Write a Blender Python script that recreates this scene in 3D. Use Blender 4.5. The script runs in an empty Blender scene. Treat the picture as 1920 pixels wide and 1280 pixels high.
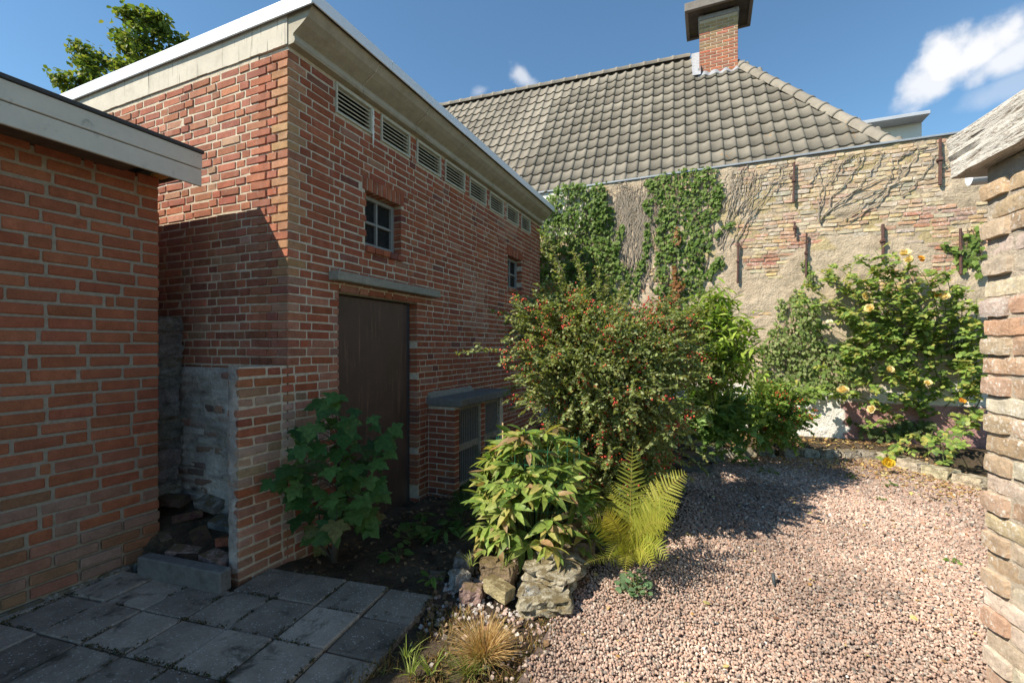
import bpy, math, random
import numpy as np
from mathutils import Vector, Matrix, Quaternion, noise as mnoise

R = random.Random(7)
NR = np.random.default_rng(11)
scene = bpy.context.scene
COL = scene.collection

# ------------------------------------------------------------------ camera
EYE = 1.47
ANG = math.radians(23.45)
SA, CA = math.sin(ANG), math.cos(ANG)
cam = bpy.data.cameras.new('camera')
cam.sensor_width = 36.0
cam.lens = 16.0
cam.shift_y = 10.0 / 1920.0
cam.clip_start = 0.02
cam.clip_end = 2000
cam_ob = bpy.data.objects.new('camera', cam)
cam_ob.location = (0, 0, EYE)
cam_ob.rotation_euler = (math.radians(90), 0, ANG)
COL.objects.link(cam_ob)
scene.camera = cam_ob

# ------------------------------------------------------------------ sun and sky
SUN = Vector((1.0, 1.1, -1.5)).normalized()          # the way the light travels
sl = bpy.data.lights.new('sun', 'SUN')
sl.energy = 4.8
sl.angle = math.radians(0.53)
sl.color = (1.0, 0.915, 0.78)
so = bpy.data.objects.new('sun', sl)
so.rotation_euler = SUN.to_track_quat('-Z', 'Y').to_euler()
so.location = (-6, -6, 12)
COL.objects.link(so)

scene.view_settings.view_transform = 'Standard'
scene.view_settings.look = 'None'
scene.view_settings.gamma = 1.0
scene.view_settings.exposure = 0.78
scene.cycles.use_denoising = True
scene.cycles.max_bounces = 6
scene.cycles.diffuse_bounces = 4
scene.cycles.glossy_bounces = 2
scene.cycles.transmission_bounces = 3

world = bpy.data.worlds.new('World')
scene.world = world
world.use_nodes = True


def ray(px, py):
    """direction (unit depth) of a photograph pixel, 1920 x 1280"""
    u = (px - 960) / 853.0
    v = (650 - py) / 853.0
    return Vector((-SA + CA * u, CA + SA * u, v))


def onY(px, py, Y):
    r = ray(px, py); t = Y / r.y
    return Vector((r.x * t, Y, EYE + r.z * t))


def onX(px, py, X):
    r = ray(px, py); t = X / r.x
    return Vector((X, r.y * t, EYE + r.z * t))


def onZ(px, py, z):
    r = ray(px, py); t = (z - EYE) / r.z
    return Vector((r.x * t, r.y * t, z))


def atT(px, py, t):
    r = ray(px, py)
    return Vector((r.x * t, r.y * t, EYE + r.z * t))


def build_sky():
    nt = world.node_tree
    nt.nodes.clear()
    N, L = nt.nodes.new, nt.links.new
    out = N('ShaderNodeOutputWorld')
    bg = N('ShaderNodeBackground')
    sky = N('ShaderNodeTexSky')
    sky.sky_type = 'NISHITA'
    sky.sun_disc = False
    sky.sun_elevation = math.asin(-SUN.z)
    sky.sun_rotation = math.atan2(-SUN.x, -SUN.y)
    sky.air_density = 1.0
    sky.dust_density = 0.0
    sky.ozone_density = 2.6
    bg.inputs['Strength'].default_value = 0.102
    tc = N('ShaderNodeTexCoord')
    nz = N('ShaderNodeTexNoise')
    nz.inputs['Scale'].default_value = 6.5
    nz.inputs['Detail'].default_value = 9.0
    nz.inputs['Roughness'].default_value = 0.55
    nz.inputs['Distortion'].default_value = 0.0
    L(tc.outputs['Generated'], nz.inputs['Vector'])
    nb = N('ShaderNodeTexNoise')
    nb.inputs['Scale'].default_value = 30.0
    nb.inputs['Detail'].default_value = 6.0
    L(tc.outputs['Generated'], nb.inputs['Vector'])

    def math_(op, a, b=None, c=None):
        m = N('ShaderNodeMath'); m.operation = op
        for i, v in enumerate((a, b, c)):
            if v is None: continue
            if isinstance(v, (int, float)): m.inputs[i].default_value = v
            else: L(v, m.inputs[i])
        return m.outputs[0]

    def dot(vec):
        d = N('ShaderNodeVectorMath'); d.operation = 'DOT_PRODUCT'
        L(tc.outputs['Generated'], d.inputs[0]); d.inputs[1].default_value = vec
        return d.outputs['Value']
    total = None
    # fair-weather clouds: direction, half extents (radians), tilt, thickness, softness
    for (px, py, ra, rb, tilt, dens, soft) in ((1745, 150, .042, .034, 30, .85, .8), (1775, 108, .044, .040, 0, .95, .7), (1830, 98, .055, .036, 12, .95, .8), (1885, 112, .05, .024, 10, .85, .9), (1905, 68, .035, .016, 20, .6, .9), (1718, 178, .03, .016, 20, .5, .9), (985, 148, 0.040, 0.020, -42, .62, .9),
                                         (900, 172, 0.024, 0.012, 20, .34, 1.0), (1895, 160, 0.06, 0.02, 10, .3, 1.0),
                                         (2900, 200, .3, .1, 8, .9, .6), (-1400, 260, .22, .07, -6, .9, .6)):
        d = ray(px, py).normalized()
        e1 = Vector((-d.y, d.x, 0)).normalized() * -1
        e2 = e1.cross(d)
        c, s = math.cos(math.radians(tilt)), math.sin(math.radians(tilt))
        f1 = e1 * c + e2 * s
        f2 = e2 * c - e1 * s
        a = math_('DIVIDE', dot(f1), ra)
        b = math_('DIVIDE', dot(f2), rb)
        r2 = math_('SQRT', math_('ADD', math_('MULTIPLY', a, a), math_('MULTIPLY', b, b)))
        front = math_('GREATER_THAN', dot(d), 0.3)
        wob = math_('MULTIPLY', math_('SUBTRACT', nz.outputs['Fac'], 0.5), 1.9)
        wob2 = math_('MULTIPLY', math_('SUBTRACT', nb.outputs['Fac'], 0.5), 1.3)
        rr = math_('ADD', math_('ADD', r2, wob), wob2)
        mr = N('ShaderNodeMapRange'); mr.interpolation_type = 'SMOOTHSTEP'
        L(rr, mr.inputs['Value'])
        mr.inputs['From Min'].default_value = 1.05
        mr.inputs['From Max'].default_value = 1.05 - soft
        mr.inputs['To Min'].default_value = 0; mr.inputs['To Max'].default_value = dens
        m = math_('MULTIPLY', mr.outputs[0], front)
        total = m if total is None else math_('MAXIMUM', total, m)
    mix = N('ShaderNodeMix'); mix.data_type = 'RGBA'
    L(total, mix.inputs['Factor'])
    tn = N('ShaderNodeMix'); tn.data_type = 'RGBA'; tn.blend_type = 'MULTIPLY'; tn.inputs['Factor'].default_value = 1.0
    L(sky.outputs['Color'], tn.inputs['A']); tn.inputs['B'].default_value = (.79, .99, 1.0, 1)
    L(tn.outputs['Result'], mix.inputs['A'])
    mix.inputs['B'].default_value = (5.9, 5.9, 6.0, 1)
    L(mix.outputs['Result'], bg.inputs['Color'])
    L(bg.outputs[0], out.inputs['Surface'])


build_sky()

# ------------------------------------------------------------------ materials
def mat(name, build):
    m = bpy.data.materials.new(name)
    m.use_nodes = True
    nt = m.node_tree
    nt.nodes.clear()
    build(nt)
    return m


class NT:
    """small helper for node graphs"""
    def __init__(s, nt):
        s.nt = nt
        s.out = nt.nodes.new('ShaderNodeOutputMaterial')

    def n(s, t, **kw):
        k = s.nt.nodes.new(t)
        for a, b in kw.items():
            setattr(k, a, b)
        return k

    def link(s, a, b):
        s.nt.links.new(a, b)

    def pos(s):
        return s.n('ShaderNodeNewGeometry').outputs['Position']

    def scaled(s, vec, sc):
        m = s.n('ShaderNodeMapping')
        m.inputs['Scale'].default_value = sc
        s.link(vec, m.inputs['Vector'])
        return m.outputs[0]

    def noise(s, vec, scale, detail=4, rough=.55, dist=0):
        k = s.n('ShaderNodeTexNoise')
        k.inputs['Scale'].default_value = scale
        k.inputs['Detail'].default_value = detail
        k.inputs['Roughness'].default_value = rough
        k.inputs['Distortion'].default_value = dist
        s.link(vec, k.inputs['Vector'])
        return k.outputs['Fac']

    def vor(s, vec, scale, feat='F1'):
        k = s.n('ShaderNodeTexVoronoi', feature=feat)
        k.inputs['Scale'].default_value = scale
        s.link(vec, k.inputs['Vector'])
        return k

    def ramp(s, fac, a, b, lo=0., hi=1.):
        k = s.n('ShaderNodeMapRange')
        k.inputs['From Min'].default_value = a
        k.inputs['From Max'].default_value = b
        k.inputs['To Min'].default_value = lo
        k.inputs['To Max'].default_value = hi
        s.link(fac, k.inputs['Value'])
        return k.outputs[0]

    def mix(s, fac, a, b, mode='MIX'):
        k = s.n('ShaderNodeMix', data_type='RGBA', blend_type=mode)
        for key, v in (('Factor', fac), ('A', a), ('B', b)):
            if isinstance(v, (int, float)): k.inputs[key].default_value = v
            elif isinstance(v, (tuple, list)): k.inputs[key].default_value = (*v[:3], 1)
            else: s.link(v, k.inputs[key])
        return k.outputs['Result']

    def m(s, op, a, b):
        k = s.n('ShaderNodeMath', operation=op)
        for i, v in enumerate((a, b)):
            if isinstance(v, (int, float)): k.inputs[i].default_value = v
            else: s.link(v, k.inputs[i])
        return k.outputs[0]

    def bright(s, col, fac):
        """multiply a colour by a scalar socket"""
        k = s.n('ShaderNodeVectorMath', operation='SCALE')
        s.link(col, k.inputs[0]); s.link(fac, k.inputs['Scale'])
        return k.outputs[0]

    def tint(s, src):
        if src == 'obj':
            return s.n('ShaderNodeObjectInfo').outputs['Color']
        k = s.n('ShaderNodeAttribute'); k.attribute_name = 'tint'
        return k.outputs['Color']

    def rgb(s, c):
        k = s.n('ShaderNodeRGB'); k.outputs[0].default_value = (*c, 1)
        return k.outputs[0]

    def finish(s, col, rough=.9, bump=None, bstr=.3, bdist=.004, spec=.3, metal=0.):
        p = s.n('ShaderNodeBsdfPrincipled')
        if isinstance(col, (tuple, list)): p.inputs['Base Color'].default_value = (*col, 1)
        else: s.link(col, p.inputs['Base Color'])
        if isinstance(rough, (int, float)): p.inputs['Roughness'].default_value = rough
        else: s.link(rough, p.inputs['Roughness'])
        p.inputs['Specular IOR Level'].default_value = spec
        p.inputs['Metallic'].default_value = metal
        if bump is not None:
            b = s.n('ShaderNodeBump')
            b.inputs['Strength'].default_value = bstr
            b.inputs['Distance'].default_value = bdist
            s.link(bump, b.inputs['Height'])
            s.link(b.outputs[0], p.inputs['Normal'])
        s.link(p.outputs[0], s.out.inputs['Surface'])
        return p


def brick_mat(name, src, smear=(.42, .36, .30), smear_amt=.35, rough_noise=1.0, lichen=False):
    def b(nt):
        g = NT(nt); P = g.pos()
        c = g.tint(src)
        n1 = g.noise(P, 16, 5, .6)
        n2 = g.noise(P, 95, 4, .65)
        n3 = g.noise(P, 7, 6, .7, .6)
        c = g.bright(c, g.ramp(n1, .25, .75, .76, 1.22))
        c = g.bright(c, g.ramp(n2, .25, .75, .8, 1.2))
        sm = g.m('MULTIPLY', g.ramp(n3, .52, .74, 0, smear_amt), g.ramp(n2, .4, .62, .25, 1))
        c = g.mix(sm, c, smear)
        if lichen:
            l1 = g.noise(P, 9, 4, .6); l2 = g.noise(P, 75, 4, .7)
            c = g.mix(g.m('MULTIPLY', g.ramp(l1, .42, .6), g.ramp(l2, .54, .60, 0, .85)), c, (.80, .77, .70))
            c = g.mix(g.m('MULTIPLY', g.ramp(l1, .58, .42), g.ramp(l2, .57, .63, 0, .5)), c, (.22, .17, .11))
        pits = g.ramp(g.vor(P, 160).outputs['Distance'], 0, .22, .55, 1)
        c = g.bright(c, g.m('MAXIMUM', pits, g.ramp(n1, .45, .55, 1, 0)))
        h = g.m('ADD', g.m('MULTIPLY', n2, .6), g.m('MULTIPLY', g.noise(P, 320, 3, .7), .5))
        g.finish(c, .93, h, .5 * rough_noise, .005, .22)
    return mat(name, b)


M = {}
for s_ in ('obj', 'att'):
    M['brick_' + s_] = brick_mat('brick_' + s_, s_)
    M['annex_' + s_] = brick_mat('annex_brick_' + s_, s_, (.33, .25, .2), .12, .8)
    M['old_' + s_] = brick_mat('old_brick_' + s_, s_, (.72, .64, .52), .35, 2.0, True)


def simple(name, col, rough=.85, var=.25, scale=20, bstr=.25, bdist=.004, spec=.3, metal=0., streak=None, dirt=None, tint=None):
    def b(nt):
        g = NT(nt); P = g.pos()
        n1 = g.noise(P, scale, 5, .6)
        n2 = g.noise(P, scale * 7, 4, .65)
        c = g.tint(tint) if tint else g.rgb(col)
        c = g.bright(c, g.ramp(n1, .25, .75, 1 - var, 1 + var))
        c = g.bright(c, g.ramp(n2, .25, .75, 1 - var * .6, 1 + var * .6))
        if dirt:
            dn = g.noise(P, dirt[1], 6, .65, .3)
            c = g.mix(g.ramp(dn, dirt[2], dirt[2] + .14, 0, dirt[3]), c, dirt[0])
        if streak:
            sn = g.noise(g.scaled(P, streak[1]), 1, 4, .6)
            c = g.mix(g.ramp(sn, streak[2], streak[2] + .08, 0, streak[3]), c, streak[0])
        g.finish(c, rough, g.m('ADD', n1, g.m('MULTIPLY', n2, .7)), bstr, bdist, spec, metal)
    return mat(name, b)


M['mortar'] = simple('mortar', (.53, .455, .345), .95, .25, 30, .6, .006, .1)
M['mortar_annex'] = simple('mortar_annex', (.32, .275, .205), .95, .22, 40, .6, .006, .1)
M['mortar_old'] = simple('mortar_old', (.54, .46, .36), .95, .25, 30, .9, .012, .1)
M['concrete'] = simple('cornice_concrete', (.40, .36, .28), .9, .16, 9, .35, .004, .2, dirt=((.26, .22, .12), 5, .55, .5))
M['concrete_pale'] = simple('pale_concrete', (.55, .50, .41), .9, .1, 8, .3, .004, .2,
                            streak=((.10, .09, .075), (38, 38, 2.0), .60, .85), dirt=((.40, .36, .29), 6, .55, .5))
M['concrete_dark'] = simple('dark_concrete', (.17, .165, .15), .9, .25, 22, .6, .005, .2, dirt=((.07, .07, .05), 9, .56, .6))
M['concrete_lintel'] = simple('lintel_concrete', (.27, .25, .20), .9, .2, 22, .5, .005, .2, dirt=((.13, .13, .09), 9, .6, .5))
M['trim'] = simple('roof_trim_metal', (.80, .82, .86), .42, .05, 3, .05, .002, .5)
M['zinc'] = simple('zinc', (.30, .33, .36), .5, .15, 8, .1, .002, .5, .3)
M['fascia'] = simple('fascia_board', (.57, .53, .44), .6, .07, 6, .12, .002, .35, dirt=((.17, .18, .15), 7.5, .61, .85))
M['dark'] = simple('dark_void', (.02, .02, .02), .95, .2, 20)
M['roofing_felt'] = simple('roofing_felt', (.06, .06, .06), .85, .2, 30)
M['soffit'] = simple('soffit_wood', (.13, .10, .075), .9, .3, 14)
M['slat'] = simple('vent_slat_wood', (.50, .47, .37), .75, .14, 16, .2, dirt=((.2, .2, .15), 12, .6, .5))
M['frame'] = simple('window_paint', (.25, .245, .22), .6, .12, 18, .15, dirt=((.22, .2, .15), 14, .6, .4))
M['bayframe'] = simple('grille_frame_wood', (.27, .235, .18), .85, .2, 18, .3)
M['bar'] = simple('grille_bar_metal', (.22, .20, .18), .6, .2, 30, .2, metal=.3)
M['iron'] = simple('rusty_iron', (.10, .055, .045), .8, .4, 30, .6, .004, .3, dirt=((.23, .09, .04), 26, .55, .6))
M['ochre'] = simple('ochre_wood', (.50, .25, .07), .85, .35, 30, .3)
M['lead'] = simple('lead_flashing', (.30, .31, .33), .55, .18, 18, .5, .01, .4)
M['white_render'] = simple('white_render', (.74, .72, .66), .85, .06, 6, .2)
M['grey_roof'] = simple('grey_flat_roof', (.40, .43, .47), .6, .08, 3)
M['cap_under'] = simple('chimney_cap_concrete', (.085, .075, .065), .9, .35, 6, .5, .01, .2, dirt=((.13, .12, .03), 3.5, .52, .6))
M['cap_edge'] = simple('chimney_cap_edge', (.20, .18, .16), .85, .2, 10, .3)
M['pvc'] = simple('white_gutter', (.78, .78, .76), .45, .04, 8, .05)
M['bark'] = simple('bark', (.10, .08, .06), .95, .3, 40, .8, .006, .15)
M['twig'] = simple('twig_bark', (.16, .115, .08), .9, .25, 60, .3)
M['green_stem'] = simple('green_stem', (.13, .16, .05), .6, .2, 40, .1)
M['deadstem'] = simple('dead_vine_bark', (.33, .28, .22), .95, .3, 50, .6, .004, .1)
M['bamboo'] = simple('bamboo_cane', (.42, .30, .15), .7, .2, 30, .1)
M['greenwire'] = simple('green_wire', (.03, .20, .11), .5, .1, 30, .05)
M['pipe'] = simple('black_pipe', (.05, .06, .065), .6, .2, 30, .2)


def door_mat():
    def b(nt):
        g = NT(nt); P = g.pos()
        n1 = g.noise(P, 3.2, 5, .6, .4)
        c = g.mix(g.ramp(n1, .35, .7), (.058, .036, .028), (.110, .066, .050))
        st = g.noise(g.scaled(P, (34, 34, 2.4)), 1, 5, .65)
        zone = g.noise(P, 2.3, 2)
        c = g.mix(g.m('MULTIPLY', g.ramp(st, .54, .72, 0, .9), g.ramp(zone, .40, .55)), c, (.20, .11, .07))
        n2 = g.noise(P, 60, 3)
        c = g.bright(c, g.ramp(n2, .2, .8, .85, 1.15))
        g.finish(c, g.ramp(n1, .3, .7, .42, .65), n2, .12, .003, .4)
    return mat('rusty_door_sheet', b)


M['door'] = door_mat()


def glass_mesh():
    def b(nt):
        g = NT(nt); P = g.pos()
        v = g.vor(g.scaled(P, (1, 1, 1)), 62, 'DISTANCE_TO_EDGE').outputs['Distance']
        wire = g.ramp(v, .03, .06, 1, 0)
        c = g.mix(wire, (.006, .006, .007), (.085, .08, .07))
        p = g.finish(c, .7, wire, .5, .002, .1)
    return mat('pane_behind_wire_mesh', b)


M['pane'] = glass_mesh()


def weathered_wood():
    def b(nt):
        g = NT(nt); P = g.pos()
        gr = g.noise(g.scaled(P, (110, 7, 110)), 1, 5, .65, .1)
        fl = g.noise(g.scaled(P, (95, 18, 95)), 1, 5, .75)
        c = g.mix(g.ramp(gr, .34, .44), (.20, .16, .12), (.66, .62, .55))
        c = g.mix(g.ramp(fl, .54, .60, 0, .75), c, (.34, .29, .23))
        g.finish(c, .9, g.m('ADD', gr, fl), .9, .008, .2)
    return mat('flaking_white_timber', b)


M['beam'] = weathered_wood()


def foliage(name, src='att', gloss=.42, trans=.32, spec=.35, var=.25):
    def b(nt):
        g = NT(nt); P = g.pos()
        c = g.tint(src)
        n = g.noise(P, 45, 3)
        c = g.bright(c, g.ramp(n, .25, .75, 1 - var, 1 + var))
        yl = g.noise(P, 17, 4, .6)
        c = g.mix(g.ramp(yl, .60, .74, 0, .45), c, g.mix(.5, c, (.42, .34, .08)))
        p = g.n('ShaderNodeBsdfPrincipled')
        g.link(c, p.inputs['Base Color'])
        p.inputs['Roughness'].default_value = gloss
        p.inputs['Specular IOR Level'].default_value = spec
        t = g.n('ShaderNodeBsdfTranslucent')
        k = g.mix(1.0, c, (1.25, 1.25, .55), 'MULTIPLY')
        g.link(k, t.inputs['Color'])
        ms = g.n('ShaderNodeMixShader'); ms.inputs[0].default_value = trans
        g.link(p.outputs[0], ms.inputs[1]); g.link(t.outputs[0], ms.inputs[2])
        g.link(ms.outputs[0], g.out.inputs['Surface'])
    return mat(name, b)


M['leaf_att'] = foliage('leaf_many', 'att', .5, .42, .18)
M['leaf_obj'] = foliage('leaf_single', 'obj', .45, .36, .2, .4)
M['fern_stem'] = simple('fern_stem', (.34, .28, .07), .6, .2, 40, .1)
M['dryleaf'] = foliage('dry_leaf', 'att', .8, .2, .15)
M['petal'] = foliage('rose_petal', 'att', .6, .35, .2, .1)
M['berry'] = simple('berry_skin', (.55, .06, .03), .35, .2, 80, .02, .001, .5, tint='att')


def tile_mat(src):
    def b(nt):
        g = NT(nt); P = g.pos()
        c = g.tint(src)
        n1 = g.noise(P, 6, 5, .65)
        n2 = g.noise(P, 70, 4, .7)
        c = g.bright(c, g.ramp(n1, .25, .75, .80, 1.18))
        c = g.bright(c, g.ramp(n2, .25, .75, .86, 1.14))
        li = g.noise(P, 3.1, 3, .5)
        li2 = g.noise(P, 38, 4, .7)
        c = g.mix(g.m('MULTIPLY', g.ramp(li, .60, .70), g.ramp(li2, .56, .62)), c, (.34, .33, .26))
        l3 = g.noise(P, 1.7, 3, .5); l4 = g.noise(P, 22, 3, .6)
        c = g.mix(g.m('MULTIPLY', g.ramp(l3, .60, .64), g.ramp(l4, .64, .68)), c, (.42, .20, .04))
        g.finish(c, .85, n2, .35, .004, .25)
    return mat('roof_tile_' + src, b)


M['tile_obj'] = tile_mat('obj')
M['tile_att'] = tile_mat('att')


def slab_mat():
    def b(nt):
        g = NT(nt); P = g.pos()
        c = g.tint('obj')
        n1 = g.noise(P, 5, 6, .65)
        n2 = g.noise(P, 130, 3, .7)
        v = g.vor(P, 95)
        c = g.bright(c, g.ramp(n1, .25, .75, .62, 1.3))
        c = g.bright(c, g.ramp(n2, .25, .75, .75, 1.25))
        sp = g.n('ShaderNodeSeparateColor'); g.link(v.outputs['Color'], sp.inputs[0])
        c = g.mix(g.m('MULTIPLY', g.m('GREATER_THAN', sp.outputs[0], .86), g.ramp(v.outputs['Distance'], .25, .45, .9, 0)), c, (.50, .48, .43))
        mo = g.noise(P, 4.3, 6, .7, .5)
        c = g.mix(g.ramp(mo, .54, .66, 0, .85), c, (.05, .046, .032))
        g.finish(c, .9, g.m('ADD', n2, g.m('MULTIPLY', v.outputs['Distance'], .8)), .5, .004, .25)
    return mat('paving_slab_concrete', b)


M['slab'] = slab_mat()


def soil_mat():
    def b(nt):
        g = NT(nt); P = g.pos()
        n1 = g.noise(P, 4, 6, .7)
        n2 = g.noise(P, 60, 5, .75)
        c = g.mix(g.ramp(n1, .35, .65), (.045, .035, .025), (.13, .095, .062))
        c = g.bright(c, g.ramp(n2, .25, .75, .5, 1.6))
        ms = g.noise(P, 2.1, 5, .6)
        c = g.mix(g.ramp(ms, .58, .68, 0, .5), c, (.045, .055, .018))
        g.finish(c, .97, g.m('ADD', n2, n1), 1.0, .02, .1)
    return mat('garden_soil', b)


M['soil'] = soil_mat()


def att_rough(name, rough=.9, var=.25, scale=60, bstr=.4, bd=.003, spec=.25):
    def b(nt):
        g = NT(nt); P = g.pos()
        c = g.tint('att')
        n = g.noise(P, scale, 4, .65); n2 = g.noise(P, scale * .22, 5, .65)
        c = g.bright(c, g.ramp(n, .25, .75, 1 - var, 1 + var))
        c = g.bright(c, g.ramp(n2, .25, .75, 1 - var * .7, 1 + var * .7))
        g.finish(c, rough, g.m('ADD', n, g.m('MULTIPLY', n2, 1.5)), bstr, bd, spec)
    return mat(name, b)


M['gravel'] = att_rough('granite_chipping', .8, .2, 140, .3, .002, .3)
M['plaster'] = att_rough('old_plaster', .95, .22, 45, 1.0, .018, .1)
M['straw'] = foliage('dry_grass_blade', 'att', .7, .25, .2, .2)


def stone_mat():
    def b(nt):
        g = NT(nt); P = g.pos()
        c = g.tint('obj')
        n1 = g.noise(P, 14, 6, .7); n2 = g.noise(P, 90, 4, .7)
        c = g.bright(c, g.ramp(n1, .3, .7, .45, 1.5))
        c = g.bright(c, g.ramp(n2, .3, .7, .65, 1.35))
        mo = g.noise(P, 13, 6, .75)
        up = g.n('ShaderNodeSeparateXYZ'); g.link(g.n('ShaderNodeNewGeometry').outputs['Normal'], up.inputs[0])
        c = g.mix(g.m('MULTIPLY', g.ramp(mo, .42, .54, 0, .85), g.ramp(up.outputs[2], .1, .6)), c, (.13, .095, .04))
        g.finish(c, .95, g.m('ADD', n2, n1), .9, .012, .2)
    return mat('mossy_stone', b)


M['stone'] = stone_mat()

# ------------------------------------------------------------------ helpers
BASE = {}          # empties: name -> location


def thing(name, label, cat, loc=(0, 0, 0), group=None):
    o = bpy.data.objects.new(name, None)
    o.empty_display_size = .1
    o.location = loc
    COL.objects.link(o)
    BASE[o.name] = Vector(loc)
    return tag(o, label, cat, group)


def tag(o, label=None, cat=None, group=None, kind=None):
    if label: o['label'] = label
    if cat: o['category'] = cat
    if group: o['group'] = group
    if kind: o['kind'] = kind
    return o


def par(o, p):
    if p is None: return o
    o.parent = p
    if p.name in BASE:
        o.matrix_parent_inverse = Matrix.Translation(-BASE[p.name])
    return o


class MB:
    """collects geometry; tint per vertex"""
    def __init__(s):
        s.v, s.f, s.c = [], [], []

    def add(s, verts, faces, col=(.5, .5, .5)):
        o = len(s.v)
        s.v.extend([tuple(p) for p in verts])
        s.f.extend([tuple(i + o for i in f) for f in faces])
        s.c.extend([col] * len(verts))
        return s

    def box(s, a, b, col=(.5, .5, .5)):
        x0, y0, z0 = a; x1, y1, z1 = b
        v = [(x0, y0, z0), (x1, y0, z0), (x1, y1, z0), (x0, y1, z0), (x0, y0, z1), (x1, y0, z1), (x1, y1, z1), (x0, y1, z1)]
        return s.add(v, [(0, 3, 2, 1), (4, 5, 6, 7), (0, 1, 5, 4), (1, 2, 6, 5), (2, 3, 7, 6), (3, 0, 4, 7)], col)

    def bbox(s, a, b, bev=.004, col=(.5, .5, .5), jit=0):
        c = [(a[i] + b[i]) / 2 for i in range(3)]
        d = [abs(b[i] - a[i]) for i in range(3)]
        v, f = rbox(d[0], d[1], d[2], bev, jit, R.random())
        return s.add([(p[0] + c[0], p[1] + c[1], p[2] + c[2]) for p in v], f, col)

    def tube(s, pts, radii, sides=5, col=(.5, .5, .5), cap=True):
        pts = [Vector(p) for p in pts]
        if not hasattr(radii, '__len__'): radii = [radii] * len(pts)
        vs, fs = [], []
        prev = None
        for i, p in enumerate(pts):
            t = (pts[min(i + 1, len(pts) - 1)] - pts[max(i - 1, 0)])
            if t.length < 1e-9: t = Vector((0, 0, 1))
            t.normalize()
            if prev is None:
                prev = t.orthogonal().normalized()
            a = (prev - t * prev.dot(t))
            a = a.normalized() if a.length > 1e-6 else t.orthogonal().normalized()
            prev = a
            b = t.cross(a)
            for k in range(sides):
                w = 2 * math.pi * k / sides
                vs.append(p + (a * math.cos(w) + b * math.sin(w)) * radii[i])
        for i in range(len(pts) - 1):
            for k in range(sides):
                k2 = (k + 1) % sides
                fs.append((i * sides + k, i * sides + k2, (i + 1) * sides + k2, (i + 1) * sides + k))
        if cap:
            fs.append(tuple(range(sides))[::-1])
            fs.append(tuple((len(pts) - 1) * sides + k for k in range(sides)))
        return s.add(vs, fs, col)

    def build(s, name, m, parent=None, smooth=False, kind=None, tint=True):
        me = bpy.data.meshes.new(name)
        me.from_pydata(s.v, [], s.f)
        if tint and s.v:
            at = me.attributes.new('tint', 'FLOAT_COLOR', 'POINT')
            arr = np.ones((len(s.v), 4), np.float32)
            arr[:, :3] = np.array(s.c, np.float32)
            at.data.foreach_set('color', arr.ravel())
        if smooth:
            me.polygons.foreach_set('use_smooth', [True] * len(me.polygons))
        me.materials.append(m if not isinstance(m, str) else M[m])
        o = bpy.data.objects.new(name, me)
        COL.objects.link(o)
        if kind: o['kind'] = kind
        return par(o, parent)


def np_mesh(name, verts, tris, tint, m, parent=None, smooth=False, kind=None):
    """fast triangle mesh: verts (n,3), tris (k,3), tint (n,3)"""
    me = bpy.data.meshes.new(name)
    n, k = len(verts), len(tris)
    me.vertices.add(n)
    me.vertices.foreach_set('co', np.asarray(verts, np.float32).ravel())
    me.loops.add(k * 3)
    me.loops.foreach_set('vertex_index', np.asarray(tris, np.int32).ravel())
    me.polygons.add(k)
    me.polygons.foreach_set('loop_start', np.arange(0, k * 3, 3, dtype=np.int32))
    me.polygons.foreach_set('use_smooth', np.full(k, smooth, dtype=bool))
    me.update(calc_edges=True)
    at = me.attributes.new('tint', 'FLOAT_COLOR', 'POINT')
    arr = np.ones((n, 4), np.float32); arr[:, :3] = tint
    at.data.foreach_set('color', arr.ravel())
    me.materials.append(M[m] if isinstance(m, str) else m)
    o = bpy.data.objects.new(name, me)
    COL.objects.link(o)
    if kind: o['kind'] = kind
    return par(o, parent)


def rbox(L, D, H, b, jit=0., seed=0):
    rr = random.Random(seed)
    b = min(b, L * .45, D * .45, H * .45)
    h = (L / 2, D / 2, H / 2)
    idx, v = {}, []
    for sx in (-1, 1):
        for sy in (-1, 1):
            for sz in (-1, 1):
                s = (sx, sy, sz)
                jj = [rr.uniform(-jit, jit) for _ in range(3)]
                for ax in range(3):
                    p = [s[i] * (h[i] - (0 if i == ax else b)) + jj[i] + rr.uniform(-jit, jit) * .5 for i in range(3)]
                    idx[(s, ax)] = len(v); v.append(tuple(p))
    f = []
    for ax in range(3):
        o1, o2 = [i for i in range(3) if i != ax]
        for s in (-1, 1):
            q = []
            for a, c in ((-1, -1), (1, -1), (1, 1), (-1, 1)):
                k = [0, 0, 0]; k[ax] = s; k[o1] = a; k[o2] = c
                q.append(idx[(tuple(k), ax)])
            f.append(q)
    for ax in range(3):
        o1, o2 = [i for i in range(3) if i != ax]
        for s1 in (-1, 1):
            for s2 in (-1, 1):
                k0 = [0, 0, 0]; k0[o1] = s1; k0[o2] = s2
                ka, kb = list(k0), list(k0)
                ka[ax] = -1; kb[ax] = 1
                ka, kb = tuple(ka), tuple(kb)
                f.append([idx[(ka, o1)], idx[(kb, o1)], idx[(kb, o2)], idx[(ka, o2)]])
    for sx in (-1, 1):
        for sy in (-1, 1):
            for sz in (-1, 1):
                f.append([idx[((sx, sy, sz), a)] for a in range(3)])
    out = []
    for q in f:
        p = [Vector(v[i]) for i in q]
        n = (p[1] - p[0]).cross(p[2] - p[0])
        c = sum(p, Vector()) / len(p)
        out.append(tuple(q) if n.dot(c) > 0 else tuple(q[::-1]))
    return v, out


def nz(x, y, z=0., s=1.):
    return mnoise.noise(Vector((x * s, y * s, z * s)))


def fbm(x, y, z=0., s=1., o=4):
    return mnoise.fractal(Vector((x * s, y * s, z * s)), 1.0, 2.0, o)


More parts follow.
